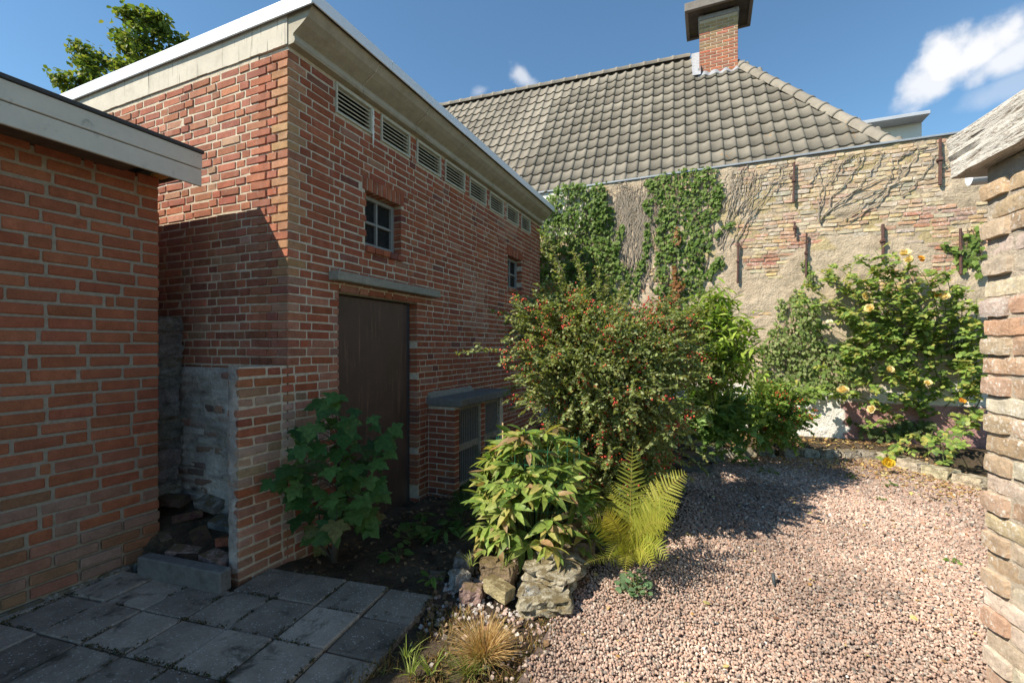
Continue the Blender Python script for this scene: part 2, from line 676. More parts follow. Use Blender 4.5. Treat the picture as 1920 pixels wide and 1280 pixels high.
def seen(p):
    """(depth, inside frame) of a world point"""
    x, y, z = p
    d = -SA * x + CA * y
    if d <= .1: return d, False
    u = (CA * x + SA * y) / d; v = (z - EYE) / d
    return d, (-1.14 < u < 1.14 and -.75 < v < .78)


def jcol(c, v=.15, h=.06):
    k = 1 + R.uniform(-v, v)
    return tuple(max(.005, x * k * (1 + R.uniform(-h, h))) for x in c)


def rough_box(L, D, H, jit, seed, div):
    """worn block: subdivided box with softened corners and noise"""
    nx, ny, nz_ = div
    v, f, grid = [], [], {}

    def vid(i, j, k):
        key = (i, j, k)
        if key not in grid:
            p = [(i / nx - .5), (j / ny - .5), (k / nz_ - .5)]
            e = [max(0, abs(c) * 2 - .4) / .6 for c in p]
            far = sum(c ** 2.5 for c in e)
            sh = max(0, far - 1) * .045
            q = Vector((p[0] * L * (1 - sh * .35), p[1] * D * (1 - sh * .6), p[2] * H * (1 - sh * 1.6)))
            n = mnoise.noise_vector(q * 22 + Vector((seed * 7, seed, 0))) * jit + mnoise.noise_vector(q * 60 + Vector((seed, 5, 0))) * jit * .5
            grid[key] = len(v); v.append(tuple(q + n))
        return grid[key]
    for i in range(nx):
        for j in range(ny):
            f.append((vid(i, j, 0), vid(i, j + 1, 0), vid(i + 1, j + 1, 0), vid(i + 1, j, 0)))
            f.append((vid(i, j, nz_), vid(i + 1, j, nz_), vid(i + 1, j + 1, nz_), vid(i, j + 1, nz_)))
        for k in range(nz_):
            f.append((vid(i, 0, k), vid(i + 1, 0, k), vid(i + 1, 0, k + 1), vid(i, 0, k + 1)))
            f.append((vid(i, ny, k), vid(i, ny, k + 1), vid(i + 1, ny, k + 1), vid(i + 1, ny, k)))
    for j in range(ny):
        for k in range(nz_):
            f.append((vid(0, j, k), vid(0, j, k + 1), vid(0, j + 1, k + 1), vid(0, j + 1, k)))
            f.append((vid(nx, j, k), vid(nx, j + 1, k), vid(nx, j + 1, k + 1), vid(nx, j, k + 1)))
    return v, f


# ---- bricks: dicts c(center) L D H rz col [tilt]
BRICK_MESH = {}


def brick_mesh(kind, L, D, H, bev, jit, m):
    key = (kind, R.randrange(6), L > .15)
    if key not in BRICK_MESH:
        Ln = .21 if L > .15 else .10
        if kind in ('o', 'r'):
            v, f = rough_box(Ln, .10, .05, jit, len(BRICK_MESH) * 1.7 + .3, (7, 3, 4) if kind == 'o' else (4, 1, 2))
        else:
            v, f = rbox(Ln, .10, .05, bev, jit, len(BRICK_MESH) * 1.7 + .3)
        me = bpy.data.meshes.new('brick')
        me.from_pydata(v, [], f)
        me.materials.append(M[m])
        BRICK_MESH[key] = (me, Ln, v, f)
    return BRICK_MESH[key]


def place_bricks(bricks, limit, parent, rest_parent, kind, mname, bev=.004, jit=.0015, name='brick', rest_name='brickwork'):
    def score(b):
        d, ins = seen(b['c'])
        if not ins: return 0
        n = b.get('n', Vector((0, -1, 0)))
        to = Vector((-b['c'][0], -b['c'][1], EYE - b['c'][2])).normalized()
        return b['L'] * b['H'] / d ** 2 * max(0.05, n.dot(to)) * b.get('vis', 1)
    bricks = sorted(bricks, key=score, reverse=True)
    rest = MB()
    for i, b in enumerate(bricks):
        me, Ln, v, f = brick_mesh(kind, b['L'], b['D'], b['H'], bev, jit, mname + '_obj')
        sc = (b['L'] / Ln, b['D'] / .10, b['H'] / .05)
        mw = Matrix.Translation(b['c']) @ Matrix.Rotation(b['rz'], 4, 'Z') @ Matrix.Rotation(b.get('tilt', 0), 4, 'Y') @ Matrix.Diagonal((*sc, 1))
        if i < limit and score(b) > 0:
            o = bpy.data.objects.new(name, me)
            COL.objects.link(o)
            o.color = (*b['col'], 1)
            par(o, b.get('parent', parent))
            o.matrix_basis = mw
        else:
            rest.add([mw @ Vector(p) for p in v], f, b['col'])
    if rest.v:
        rest.build(rest_name, mname + '_att', rest_parent, kind='stuff')


def cut(intervals, lo, hi):
    out = []
    for a, b in intervals:
        if hi <= a or lo >= b: out.append((a, b)); continue
        if a < lo: out.append((a, lo))
        if b > hi: out.append((hi, b))
    return out


def course(u0, u1, k, pattern, joint, holes, zc, ch):
    """bricks of course k from u0 to u1; pattern(k) yields lengths; holes = (ua,ub,za,zb)"""
    res = []
    u = u0
    gen = pattern(k)
    while u < u1 - .02:
        L = next(gen)
        a, b = u, min(u + L, u1)
        iv = [(a, b)]
        for (ha, hb, za, zb) in holes:
            if zc > za and zc < zb:
                iv = cut(iv, ha, hb)
        for a2, b2 in iv:
            if b2 - a2 > .03: res.append((a2, b2))
        u = b + joint
    return res


def wall_mass(mb, axis, face, thick, u0, u1, z0, z1, holes):
    """solid wall with rectangular openings; axis 'X': plane x=face running in y; 'Y': plane y=face running in x"""
    us = sorted({u0, u1, *[h[0] for h in holes], *[h[1] for h in holes]})
    for a, b in zip(us, us[1:]):
        zs = [(z0, z1)]
        mid = (a + b) / 2
        for h in holes:
            if h[0] <= mid <= h[1]: zs = cut(zs, h[2], h[3])
        for za, zb in zs:
            if axis == 'X': mb.box((face - thick, a, za), (face, b, zb))
            else: mb.box((a, face, za), (b, face + thick, zb))


def flemish(k):
    if k % 2:
        yield .10 + R.uniform(-.006, .006)
    while True:
        yield .207 + R.uniform(-.009, .006)
        yield .099 + R.uniform(-.006, .008)


RED = [(.315, .098, .050), (.30, .092, .047), (.33, .105, .053), (.285, .086, .046), (.34, .115, .059), (.27, .083, .047), (.315, .095, .046), (.305, .094, .048)]
DUSK = [(.17, .062, .048), (.20, .085, .06), (.33, .16, .10)]

# ================================================================== the setting
XF, YC, YE = -2.70, 2.29, 7.45      # facade plane, near corner, far end of the brick outbuilding
ZB = 3.575                          # top of its brickwork


def hgt(x, y):
    """soil level"""
    h = -.035 + .012 * fbm(x, y, 0, 3.1) + .006 * fbm(x, y, 5, 11)
    if x < -2.2: h -= .05 * min(1, (-2.2 - x) / .25) * (1 if y > 2.6 else max(0, (y - 2.3) / .3))
    d = math.hypot(x + 1.15, y - 3.05)
    h += .09 * math.exp(-(d / .38) ** 2)
    if y > 7.1:
        h += .17 * min(1, max(0, (y - 7.15 - .3 * max(0, min(1.2, x - .8))) / .12))
    if x > 2.15 and y > 6.2:
        h += .0
    d2 = math.hypot((x + .9) / .9, (y - 4.6) / 1.2)
    h += .06 * math.exp(-d2 ** 2)
    return h


def ground():
    mb = MB()
    xs = np.linspace(-4.3, 4.2, 214); ys = np.linspace(.3, 8.15, 198)
    n = len(ys)
    verts = [(x, y, hgt(x, y)) for x in xs for y in ys]
    faces = [(i * n + j, (i + 1) * n + j, (i + 1) * n + j + 1, i * n + j + 1) for i in range(len(xs) - 1) for j in range(n - 1)]
    mb.add(verts, faces)
    # the surrounding land, outside the fine patch
    B = 120.
    z = -.06
    for (a, b, c, d) in ((-B, -B, B, .31), (-B, 8.14, B, B), (-B, .31, -4.29, 8.14), (4.19, .31, B, 8.14)):
        mb.add([(a, b, z), (c, b, z), (c, d, z), (a, d, z)], [(0, 1, 2, 3)])
    o = mb.build('ground', 'soil', smooth=True)
    tag(o, kind='structure')


ground()

GRAVEL = [(-.80, .5), (-.80, 1.55), (-.76, 2.0), (-.76, 2.60), (-.80, 2.95), (-.62, 3.25), (-.40, 3.6), (-.45, 4.3), (-.35, 5.3), (-.2, 5.9), (.30, 6.75), (1.0, 7.12), (2.0, 7.38), (2.22, 7.0), (2.62, 6.2), (3.6, 5.4), (3.6, 2.2), (1.2, 1.9), (1.3, .5)]


def inside(poly, x, y):
    c = False
    j = len(poly) - 1
    for i in range(len(poly)):
        xi, yi = poly[i]; xj, yj = poly[j]
        if (yi > y) != (yj > y) and x < (xj - xi) * (y - yi) / (yj - yi) + xi: c = not c
        j = i
    return c


def gravel():
    ico = np.array([(0, 0, 1), (.894, 0, .447), (.276, .851, .447), (-.724, .526, .447), (-.724, -.526, .447), (.276, -.851, .447),
                    (.724, .526, -.447), (-.276, .851, -.447), (-.894, 0, -.447), (-.276, -.851, -.447), (.724, -.526, -.447), (0, 0, -1)])
    it = np.array([(0, 1, 2), (0, 2, 3), (0, 3, 4), (0, 4, 5), (0, 5, 1), (1, 6, 2), (2, 7, 3), (3, 8, 4), (4, 9, 5), (5, 10, 1), (6, 7, 2), (7, 8, 3), (8, 9, 4), (9, 10, 5), (10, 6, 1), (6, 11, 7), (7, 11, 8), (8, 11, 9), (9, 11, 10), (10, 11, 6)])
    cub = np.array([(-1, -1, -1), (1, -1, -1), (1, 1, -1), (-1, 1, -1), (-1, -1, 1), (1, -1, 1), (1, 1, 1), (-1, 1, 1)]) * .68
    ct = np.array([(0, 2, 1), (0, 3, 2), (4, 5, 6), (4, 6, 7), (0, 1, 5), (0, 5, 4), (1, 2, 6), (1, 6, 5), (2, 3, 7), (2, 7, 6), (3, 0, 4), (3, 4, 7)])
    P = []
    poly = GRAVEL
    xs = np.array([p[0] for p in poly]); ys = np.array([p[1] for p in poly])
    y = .9
    while y < 7.6:
        dist = max(1.7, y)
        step = .0125 if y < 3.2 else (.0145 if y < 4.6 else .0185)
        x = -.95
        while x < 3.6:
            xx = x + R.uniform(-.5, .5) * step; yy = y + R.uniform(-.5, .5) * step
            d, ins = seen((xx, yy, 0))
            if ins and d < 8.2:
                e = .10 * nz(xx, yy, 3, 4) + .05 * nz(xx, yy, 8, 17)
                if inside(poly, xx + e, yy + e * .7):
                    P.append((xx, yy, step))
                elif R.random() < .06 and inside(poly, xx + .25, yy + .05):
                    P.append((xx, yy, step))
            x += step
        y += step
    P = np.array(P)
    n = len(P)
    pal = np.array([(.445, .31, .24), (.41, .28, .215), (.51, .375, .30), (.34, .25, .20), (.53, .43, .35), (.38, .31, .255), (.24, .205, .175), (.455, .285, .205)])
    pick = NR.choice(len(pal), n, p=[.25, .19, .17, .13, .09, .08, .04, .05])
    col = pal[pick] * NR.uniform(.82, 1.12, (n, 1))
    col *= np.array([1 + .5 * fbm(p[0], p[1], 1, 1.1, 5) for p in P])[:, None].clip(.68, 1.22)
    white = NR.random(n) < .0015
    col[white] = (.70, .68, .62)
    dark = NR.random(n) < .004
    col[dark] = (.11, .115, .12)
    parts = []
    for near, tv, tt in ((True, ico, it), (False, cub, ct)):
        m = (P[:, 1] < 3.3) if near else (P[:, 1] >= 3.3)
        k = int(m.sum())
        q = P[m]
        V = tv[None] * NR.uniform(.72, 1.28, (k, len(tv), 1))
        V = V * NR.uniform(.62, 1.2, (k, 1, 3)) * (q[:, 2] * .585 * NR.uniform(.6, 1.5, k))[:, None, None]
        a = NR.uniform(0, 6.283, k); b = NR.uniform(-.9, .9, k)
        ca, sa, cb, sb = np.cos(a), np.sin(a), np.cos(b), np.sin(b)
        x, y_, z = V[..., 0], V[..., 1], V[..., 2]
        y2 = y_ * cb[:, None] - z * sb[:, None]; z2 = y_ * sb[:, None] + z * cb[:, None]
        x3 = x * ca[:, None] - y2 * sa[:, None]; y3 = x * sa[:, None] + y2 * ca[:, None]
        zz = -.012 + NR.uniform(-.008, .011, k) + np.array([.010 * nz(p[0], p[1], 2, 2.3) for p in q])
        W = np.stack([x3 + q[:, 0:1], y3 + q[:, 1:2], z2 + zz[:, None]], -1)
        T = (tt[None] + (np.arange(k) * len(tv))[:, None, None])
        parts.append((W.reshape(-1, 3), T.reshape(-1, 3), np.repeat(col[m], len(tv), 0)))
    V = np.concatenate([parts[0][0], parts[1][0]])
    T = np.concatenate([parts[0][1], parts[1][1] + len(parts[0][0])])
    C = np.concatenate([parts[0][2], parts[1][2]])
    o = np_mesh('gravel', V, T, C, 'gravel')
    tag(o, 'pink granite chippings covering the garden path', 'gravel', kind='stuff')
    # a firm bed of crushed stone under the chippings
    mb = MB()
    g = []
    idx = {}
    st = .06
    for i in range(int(4.6 / st)):
        for j in range(int(7.2 / st)):
            x, y = -.9 + i * st, .5 + j * st
            if inside(poly, x + st / 2, y + st / 2):
                q = []
                for (a, b) in ((i, j), (i + 1, j), (i + 1, j + 1), (i, j + 1)):
                    if (a, b) not in idx:
                        idx[(a, b)] = len(mb.v)
                        X, Y = -.9 + a * st, .5 + b * st
                        mb.v.append((X, Y, -.020 + .010 * nz(X, Y, 2, 2.3))); mb.c.append((.13, .095, .08))
                    q.append(idx[(a, b)])
                mb.f.append(tuple(q))
    o = mb.build('path', 'gravel', smooth=True)
    tag(o, kind='structure')


gravel()


def paving():
    th = math.radians(7.5)
    e1 = Vector((math.cos(th), math.sin(th), 0)); e2 = Vector((-math.sin(th), math.cos(th), 0))
    G = Vector((-2.614, 1.555, 0))
    base = MB()
    q = [G + e1 * a + e2 * b for a, b in ((-1.3, -1.7), (1.17, -1.7), (1.17, .57), (0.02, .57), (-.02, .30), (-1.3, .30))]
    base.add([(p.x, p.y, -.022) for p in q], [(0, 1, 2, 3, 4, 5)])
    pv = base.build('paving', 'soil')
    tag(pv, kind='structure')
    meshes = []
    for k in range(5):
        v, f = rbox(.291, .291, .045, .007, .0025, k + 40)
        me = bpy.data.meshes.new('slab'); me.from_pydata(v, [], f); me.materials.append(M['slab'])
        meshes.append(me)
    for i in range(-5, 4):
        for j in range(-6, 2):
            if j == 1 and i < 0: continue
            c = G + e1 * (.3 * i + .15) + e2 * (.3 * j + .15)
            if c.x < -3.72: continue
            if j == 1 and i > 2 and False: continue
            o = bpy.data.objects.new('slab', meshes[R.randrange(5)])
            COL.objects.link(o)
            par(o, pv)
            o.location = (c.x + R.uniform(-.002, .002), c.y + R.uniform(-.002, .002), -.0225 + R.uniform(-.005, .003) - (.012 if (i == 3) else 0))
            o.rotation_euler = (R.uniform(-.012, .012), R.uniform(-.012, .012), th + R.choice((0, math.pi / 2, math.pi)) + R.uniform(-.008, .008))
            k = R.choice((.6, .75, .9, 1, 1.1, 1.25))
            o.color = (.31 * k, .26 * k, .20 * k, 1)


paving()

# ================================================================== brick outbuilding
def facY(px):
    return onX(px, 650, XF).y


def facade_colour(y, z):
    c = R.choice(RED) if R.random() < .93 else R.choice(DUSK)
    c = jcol(c, .11, .05)
    if z < 1.15:                                   # salts and lime on the foot of the wall
        w = max(0, min(1, .6 + .9 * nz(y, z, 4, 1.9) + (.8 - z) * .45 - max(0, y - 2.8) * .5))
        if R.random() < w * .8:
            t = R.uniform(.15, .65) * w
            g = R.choice(((.42, .36, .30), (.34, .30, .22), (.30, .27, .16)))
            c = tuple(a * (1 - t) + b * t for a, b in zip(c, g))
    if .55 < nz(y, z, 9, .9) + .25 * R.random():
        c = tuple(a * .75 + b * .25 for a, b in zip(c, (.5, .34, .25)))
    return c


def side_colour(x, z):
    c = jcol(R.choice(RED), .14, .07)
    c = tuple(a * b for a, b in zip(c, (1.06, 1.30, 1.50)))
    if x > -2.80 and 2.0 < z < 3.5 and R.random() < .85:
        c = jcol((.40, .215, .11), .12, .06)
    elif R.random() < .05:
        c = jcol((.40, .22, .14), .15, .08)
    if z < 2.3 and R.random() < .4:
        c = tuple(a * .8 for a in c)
    return c


DOOR = (2.77, 3.82, -.2, 1.93)
WIN1 = (facY(687), facY(752), 2.34, 2.81)
WIN2 = (facY(953), facY(978), 2.34, 2.81)
VENTS = [(629, 697), (714, 768), (781, 826), (834, 871), (880, 911), (918, 944), (950, 972), (977, 994)]
VZ = (3.315, 3.56)
BAY = (4.02, 5.22, -.2, .86)


def outbuilding():
    B = thing('brick_outbuilding', 'red brick outbuilding with flat roof, louvred vents and dark sheet-metal door', 'building', (XF, YC, 0))
    vents = [(facY(a), facY(b), *VZ) for a, b in VENTS]
    holes = [DOOR, WIN1, WIN2] + vents
    # facade
    mb = MB()
    wall_mass(mb, 'X', XF - .0045, .30, YC + .30, YE, -.15, ZB, [(h[0] - .012, h[1] + .012, h[2] - .01, h[3] + .008) if h[3] < 3.4 else h for h in holes])
    wall_mass(mb, 'X', XF - .0045, .29, YC + .012, YC + .30, -.15, ZB, [])
    fw = mb.build('facade_wall', 'mortar', B)
    mb = MB()
    mb.box((-7.5, YC + .0055, -.15), (XF - .30, YC + .29, ZB))
    mb.box((-7.5, YC + .30, 3.4), (XF - .31, YE, 3.55))
    mb.box((-7.5, YE - .25, -.15), (XF - .31, YE, 3.4))
    sw = mb.build('side_wall', 'mortar', B)
    bricks = []
    ch = .0633
    arch = [(WIN1[0] - .05, WIN1[1] + .05, WIN1[3], WIN1[3] + .125), (WIN2[0] - .05, WIN2[1] + .05, WIN2[3], WIN2[3] + .125)]
    sill = [(w[0] - .02, w[1] + .02, w[2] - .055, w[2]) for w in (WIN1, WIN2)]
    ncourse = int((ZB + .12) / ch)
    for k in range(ncourse):
        z = -.12 + ch * (k + .5)
        jz = lambda: R.uniform(-.002, .002)
        odd = k % 2
        # corner brick
        if z < 1.36:
            ustart, sstart = YC + (.175 if odd else .065), XF - .171
        elif odd:
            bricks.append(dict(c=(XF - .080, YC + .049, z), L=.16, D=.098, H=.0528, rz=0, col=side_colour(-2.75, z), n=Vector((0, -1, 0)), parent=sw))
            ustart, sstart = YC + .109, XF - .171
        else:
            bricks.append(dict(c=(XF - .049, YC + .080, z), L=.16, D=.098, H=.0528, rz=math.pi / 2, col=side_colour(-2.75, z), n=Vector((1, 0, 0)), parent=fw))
            ustart, sstart = YC + .171, XF - .109
        pat = lambda kk: flemish_from(kk)
        for a, b in course(ustart, YE, k, flemish, .0105, holes + arch + sill, z, ch):
            if BAY[0] + .02 < a and b < BAY[1] - .02 and z < .8: continue
            pr = R.uniform(-.0025, .0025)
            bricks.append(dict(c=(XF - .049 + pr, (a + b) / 2, z + jz()), L=b - a - R.uniform(0, .004), D=.098, H=.0522 + R.uniform(-.003, .002), rz=math.pi / 2 + R.uniform(-.008, .008),
                               col=facade_colour((a + b) / 2, z), n=Vector((1, 0, 0)), tilt=R.uniform(-.008, .008), parent=fw))
        # side wall, from the corner to the left
        u = sstart
        gen = flemish(k + 1)
        while u > -6.2:
            L = next(gen)
            if not (z < 1.25 and u > -4.3 and u - L > -4.3) or True:
                if not (z < .8 and u < -4.6):
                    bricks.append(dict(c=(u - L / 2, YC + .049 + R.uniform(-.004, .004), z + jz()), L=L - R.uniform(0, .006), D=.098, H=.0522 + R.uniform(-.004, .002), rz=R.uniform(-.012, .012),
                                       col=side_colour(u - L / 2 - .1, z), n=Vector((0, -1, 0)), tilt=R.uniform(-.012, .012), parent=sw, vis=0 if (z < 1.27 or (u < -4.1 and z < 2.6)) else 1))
            u -= L + .0105
    # soldier arches and sills over and under the windows
    for (a, b, z0, z1) in arch:
        n = max(3, round((b - a) / .062)); w = (b - a) / n
        for i in range(n):
            bricks.append(dict(c=(XF - .048, a + w * (i + .5), (z0 + z1) / 2), L=w - .012, D=.10, H=z1 - z0 - .012, rz=math.pi / 2, col=facade_colour(a, 2.9), n=Vector((1, 0, 0)), parent=fw))
    for (a, b, z0, z1) in sill:
        n = max(2, round((b - a) / .11)); w = (b - a) / n
        for i in range(n):
            bricks.append(dict(c=(XF - .030, a + w * (i + .5), (z0 + z1) / 2 - .004), L=w - .008, D=.12, H=z1 - z0, rz=math.pi / 2, col=facade_colour(a, 2.2), n=Vector((1, 0, 0)), parent=fw))
    place_bricks(bricks, 300, fw, B, 'b', 'brick', .0035, .0018)

    # cornice of cast blocks with a cove profile
    prof = [(0, ZB), (.055, ZB + .004), (.066, ZB + .02), (.063, ZB + .045), (.048, ZB + .052), (.052, ZB + .07), (.085, ZB + .088), (.14, ZB + .118), (.185, ZB + .15), (.212, ZB + .185), (.225, ZB + .20), (.225, ZB + .215), (-.02, ZB + .215), (-.02, ZB)]
    ys = [YC + .0, 2.98, 3.72, 4.46, 5.2, 5.94, 6.68, YE]
    for a, b in zip(ys, ys[1:]):
        mb = MB()
        n = len(prof)
        va = [(XF + p[0], a + .002, p[1]) for p in prof]; vb = [(XF + p[0], b - .002, p[1]) for p in prof]
        mb.add(va + vb, [(i, i + n, (i + 1) % n + n, (i + 1) % n) for i in range(n)] + [tuple(range(n)), tuple(range(2 * n - 1, n - 1, -1))])
        mb.build('cornice_block', 'concrete', B)
    for y in ys[1:-1]:                                  # drips of lime at the joints
        mb = MB()
        for p, q in zip(prof[5:10], prof[6:11]):
            w = .006
            mb.add([(XF + p[0] + .003, y - w, p[1] - .003), (XF + p[0] + .003, y + w, p[1] - .003), (XF + q[0] + .003, y + w * .6, q[1] - .003), (XF + q[0] + .003, y - w * .6, q[1] - .003)], [(0, 1, 2, 3)])
        mb.build('joint_mortar', 'concrete_pale', B)
    mb = MB()
    xs = np.arange(-7.4, XF - .0, .12)
    for a, b in zip(xs, xs[1:]):
        mb.box((a, YC - .006 + .003 * nz(a, 3), ZB + .004 + .005 * nz(a * 5, 0)), (b + .0, YC + .2, ZB + .215))
    mb.box((xs[-1], YC - .005, ZB + .006), (XF + .0, YC + .0 - .001, ZB + .215))
    mb.build('concrete_band', 'concrete_pale', B)
    # metal roof edging
    mb = MB()
    for a, b in ((-7.5, -5.65), (-5.647, -3.15), (-3.147, XF + .262)):
        mb.bbox((a, YC - .035, ZB + .190), (b, YC - .023, ZB + .292), .003)
    mb.build('roof_trim', 'trim', B)
    mb = MB()
    for a, b in ((YC - .022, 3.1), (3.103, 5.35), (5.353, YE + .01)):
        mb.bbox((XF + .25, a, ZB + .205), (XF + .262, b, ZB + .292), .003)
    mb.build('roof_trim', 'trim', B)
    mb = MB()
    mb.box((-7.5, YC - .023, ZB + .216), (XF + .25, YE, ZB + .285))
    mb.build('roof', 'roofing_felt', B)
    # louvred vents
    for (a, b, z0, z1) in vents:
        mb = MB()
        t = .018
        x0, x1 = XF - .05, XF + .012
        mb.bbox((x0, a, z0), (x1, a + t, z1), .002); mb.bbox((x0, b - t, z0), (x1, b, z1), .002)
        mb.bbox((x0, a + t, z0), (x1, b - t, z0 + t), .002); mb.bbox((x0, a + t, z1 - t * 1.5), (x1, b - t, z1), .002)
        v = mb.build('vent', 'slat', B)
        for i in range(6):
            zc = z0 + t + (z1 - z0 - 2.4 * t) * (i + .55) / 6
            s = MB()
            s.bbox((-.022, a + t + .001, -.0045), (.022, b - t - .001, .0045), .002)
            c, sn = math.cos(math.radians(36)), math.sin(math.radians(36))
            s.v = [(XF - .018 + p[0] * c + p[2] * sn, p[1], zc - p[0] * sn + p[2] * c) for p in s.v]
            s.build('slat', 'slat', v)
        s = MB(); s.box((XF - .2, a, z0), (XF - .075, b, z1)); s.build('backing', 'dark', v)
    # a run of lime down the wall beside the first vent
    mb = MB()
    a = vents[0][1]
    pts = [(a + .004 + R.uniform(-.003, .003), 3.54 - .011 * i, R.uniform(.006, .016) * (1 - max(0, i - 18) / 16)) for i in range(32)]
    vs = [(XF + .014 + .003 * R.random(), p[0] + s * p[2], p[1]) for p in pts for s in (-1, 1)]
    mb.add(vs, [(2 * i, 2 * i + 1, 2 * i + 3, 2 * i + 2) for i in range(len(pts) - 1)])
    o = mb.build('lime_stain', 'white_render', B)
    # windows
    for w in (WIN1, WIN2):
        a, b, z0, z1 = w
        xf = XF - .085
        mb = MB()
        t = .035
        mb.bbox((xf - .05, a - .01, z0), (xf, a + t, z1), .004); mb.bbox((xf - .05, b - t, z0), (xf, b + .01, z1), .004)
        mb.bbox((xf - .05, a + t, z1 - t), (xf, b - t, z1), .004); mb.bbox((xf - .05, a + t, z0), (xf + .004, b - t, z0 + .05), .004)
        wo = mb.build('window', 'frame', B)
        s = MB(); s.bbox((xf - .045, (a + b) / 2 - .011, z0 + .05), (xf - .002, (a + b) / 2 + .011, z1 - t), .004); s.build('glazing_bar', 'frame', wo)
        zm = (z0 + z1) / 2
        for (ya, yb) in ((a + t, (a + b) / 2 - .011), ((a + b) / 2 + .011, b - t)):
            s = MB(); s.bbox((xf - .045, ya, zm - .012), (xf - .003, yb, zm + .012), .004); s.build('glazing_bar', 'frame', wo)
            for (za, zb) in ((z0 + .05, zm - .012), (zm + .012, z1 - t)):
                s = MB(); s.box((xf - .036, ya, za), (xf - .030, yb, zb)); s.build('pane', 'pane', wo)
    # door, lintels
    mb = MB()
    mb.bbox((XF - .02, DOOR[0] - .105, 1.985), (XF + .10, DOOR[1] + .29, 2.055), .006, jit=.002)
    mb.build('door_canopy', 'concrete_lintel', B)
    mb = MB()
    mb.bbox((XF - .16, DOOR[0] - .001, 1.905), (XF - .02, DOOR[1] + .001, 1.985), .006)
    mb.build('lintel', 'concrete', B)
    mb = MB()
    mb.bbox((XF - .13, DOOR[0] + .012, -.09), (XF - .085, DOOR[1] - .045, 1.893), .004)
    d = mb.build('door', 'door', B)
    s = MB(); s.bbox((XF - .15, DOOR[1] - .04, -.1), (XF - .088, DOOR[1], 1.905), .004); s.build('door_post', 'roofing_felt', d)
    s = MB(); s.bbox((XF - .14, DOOR[0] - .0, 1.57), (XF - .045, DOOR[0] + .011, 1.86), .003, jit=.002); s.build('door_post', 'ochre', d)
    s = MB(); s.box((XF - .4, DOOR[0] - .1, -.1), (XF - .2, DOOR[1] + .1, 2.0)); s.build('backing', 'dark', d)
    # louvred bay under a concrete ledge
    X1 = XF + .32
    mb = MB()
    mb.box((XF - .01, BAY[1] - .10, -.15), (X1 - .005, BAY[1] - .007, BAY[3] - .002))
    mb.build('bay_pier', 'mortar', B)
    mb = MB()
    mb.box((XF - .01, 4.62, -.15), (X1 - .015, 4.73, BAY[3] - .002))
    mb.build('bay_pier', 'mortar', B)
    mb = MB()
    mb.box((XF - .01, BAY[0] + .005, -.15), (X1 - .005, BAY[0] + .10, BAY[3] - .002))
    bay = mb.build('bay_pier', 'mortar', B)
    bb = []
    for k in range(16):
        z = -.12 + ch * (k + .5)
        if z > BAY[3] - .03: break
        if k % 2:
            segs = ((XF + .005, XF + .10), (XF + .11, X1))
        else:
            segs = ((XF + .005, XF + .205), (XF + .215, X1))
        for a, b in segs:
            bb.append(dict(c=((a + b) / 2, BAY[0] + .049, z), L=b - a - .002, D=.098, H=.0522, rz=R.uniform(-.01, .01), col=facade_colour(4, max(z, 1.2)), n=Vector((0, -1, 0)), parent=bay))
        for yb in (4.675, BAY[1] - .05):
            bb.append(dict(c=(X1 - .06, yb, z), L=.098, D=.098, H=.0522, rz=0, col=facade_colour(4, max(z, 1.2)), n=Vector((1, 0, 0)), parent=bay))
    place_bricks(bb, 60, bay, B, 'b', 'brick', .0045, .0018, rest_name='bay_brickwork')
    mb = MB(); mb.bbox((XF - .01, BAY[0] - .02, BAY[3]), (X1 + .085, BAY[1] + .05, BAY[3] + .075), .008, jit=.003); mb.build('ledge', 'concrete_dark', B)
    mb = MB()
    vs = [(XF - .005, BAY[0] - .01, BAY[3] + .07), (XF + .05, BAY[0] - .01, BAY[3] + .07), (XF - .005, BAY[0] - .01, BAY[3] + .14), (XF - .005, 4.95, BAY[3] + .07), (XF + .05, 4.95, BAY[3] + .07), (XF - .005, 4.95, BAY[3] + .14)]
    mb.add(vs, [(0, 1, 2), (5, 4, 3), (1, 4, 5, 2)])
    mb.build('ledge_fillet', 'concrete_lintel', B)
    for (ya, yb) in ((BAY[0] + .105, 4.615), (4.735, BAY[1] - .105)):
        mb = MB()
        t = .03
        xa, xb = X1 - .075, X1 - .025
        mb.bbox((xa, ya, .0), (xb, ya + t, .84), .003); mb.bbox((xa, yb - t, .0), (xb, yb, .84), .003)
        for za, zb in ((.0, .035), (.37, .44), (.80, .84)):
            mb.bbox((xa, ya + t, za), (xb - .002, yb - t, zb), .003)
        gobj = mb.build('grille', 'bayframe', B)
        n = 11
        for i in range(n):
            y = ya + t + (yb - ya - 2 * t) * (i + .5) / n
            for za, zb in ((.035, .37), (.44, .80)):
                s = MB(); s.bbox((xa + .012, y - .007, za - .004), (xb - .014, y + .007, zb + .004), .002); s.build('bar', 'bar', gobj)
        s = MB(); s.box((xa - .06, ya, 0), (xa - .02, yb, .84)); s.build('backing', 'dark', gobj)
    # old lime plaster on the foot of the side wall
    mb = MB()
    xs = np.arange(-4.7, -2.79, .0125); zs = np.arange(0, 1.325, .0125)
    n = len(zs)
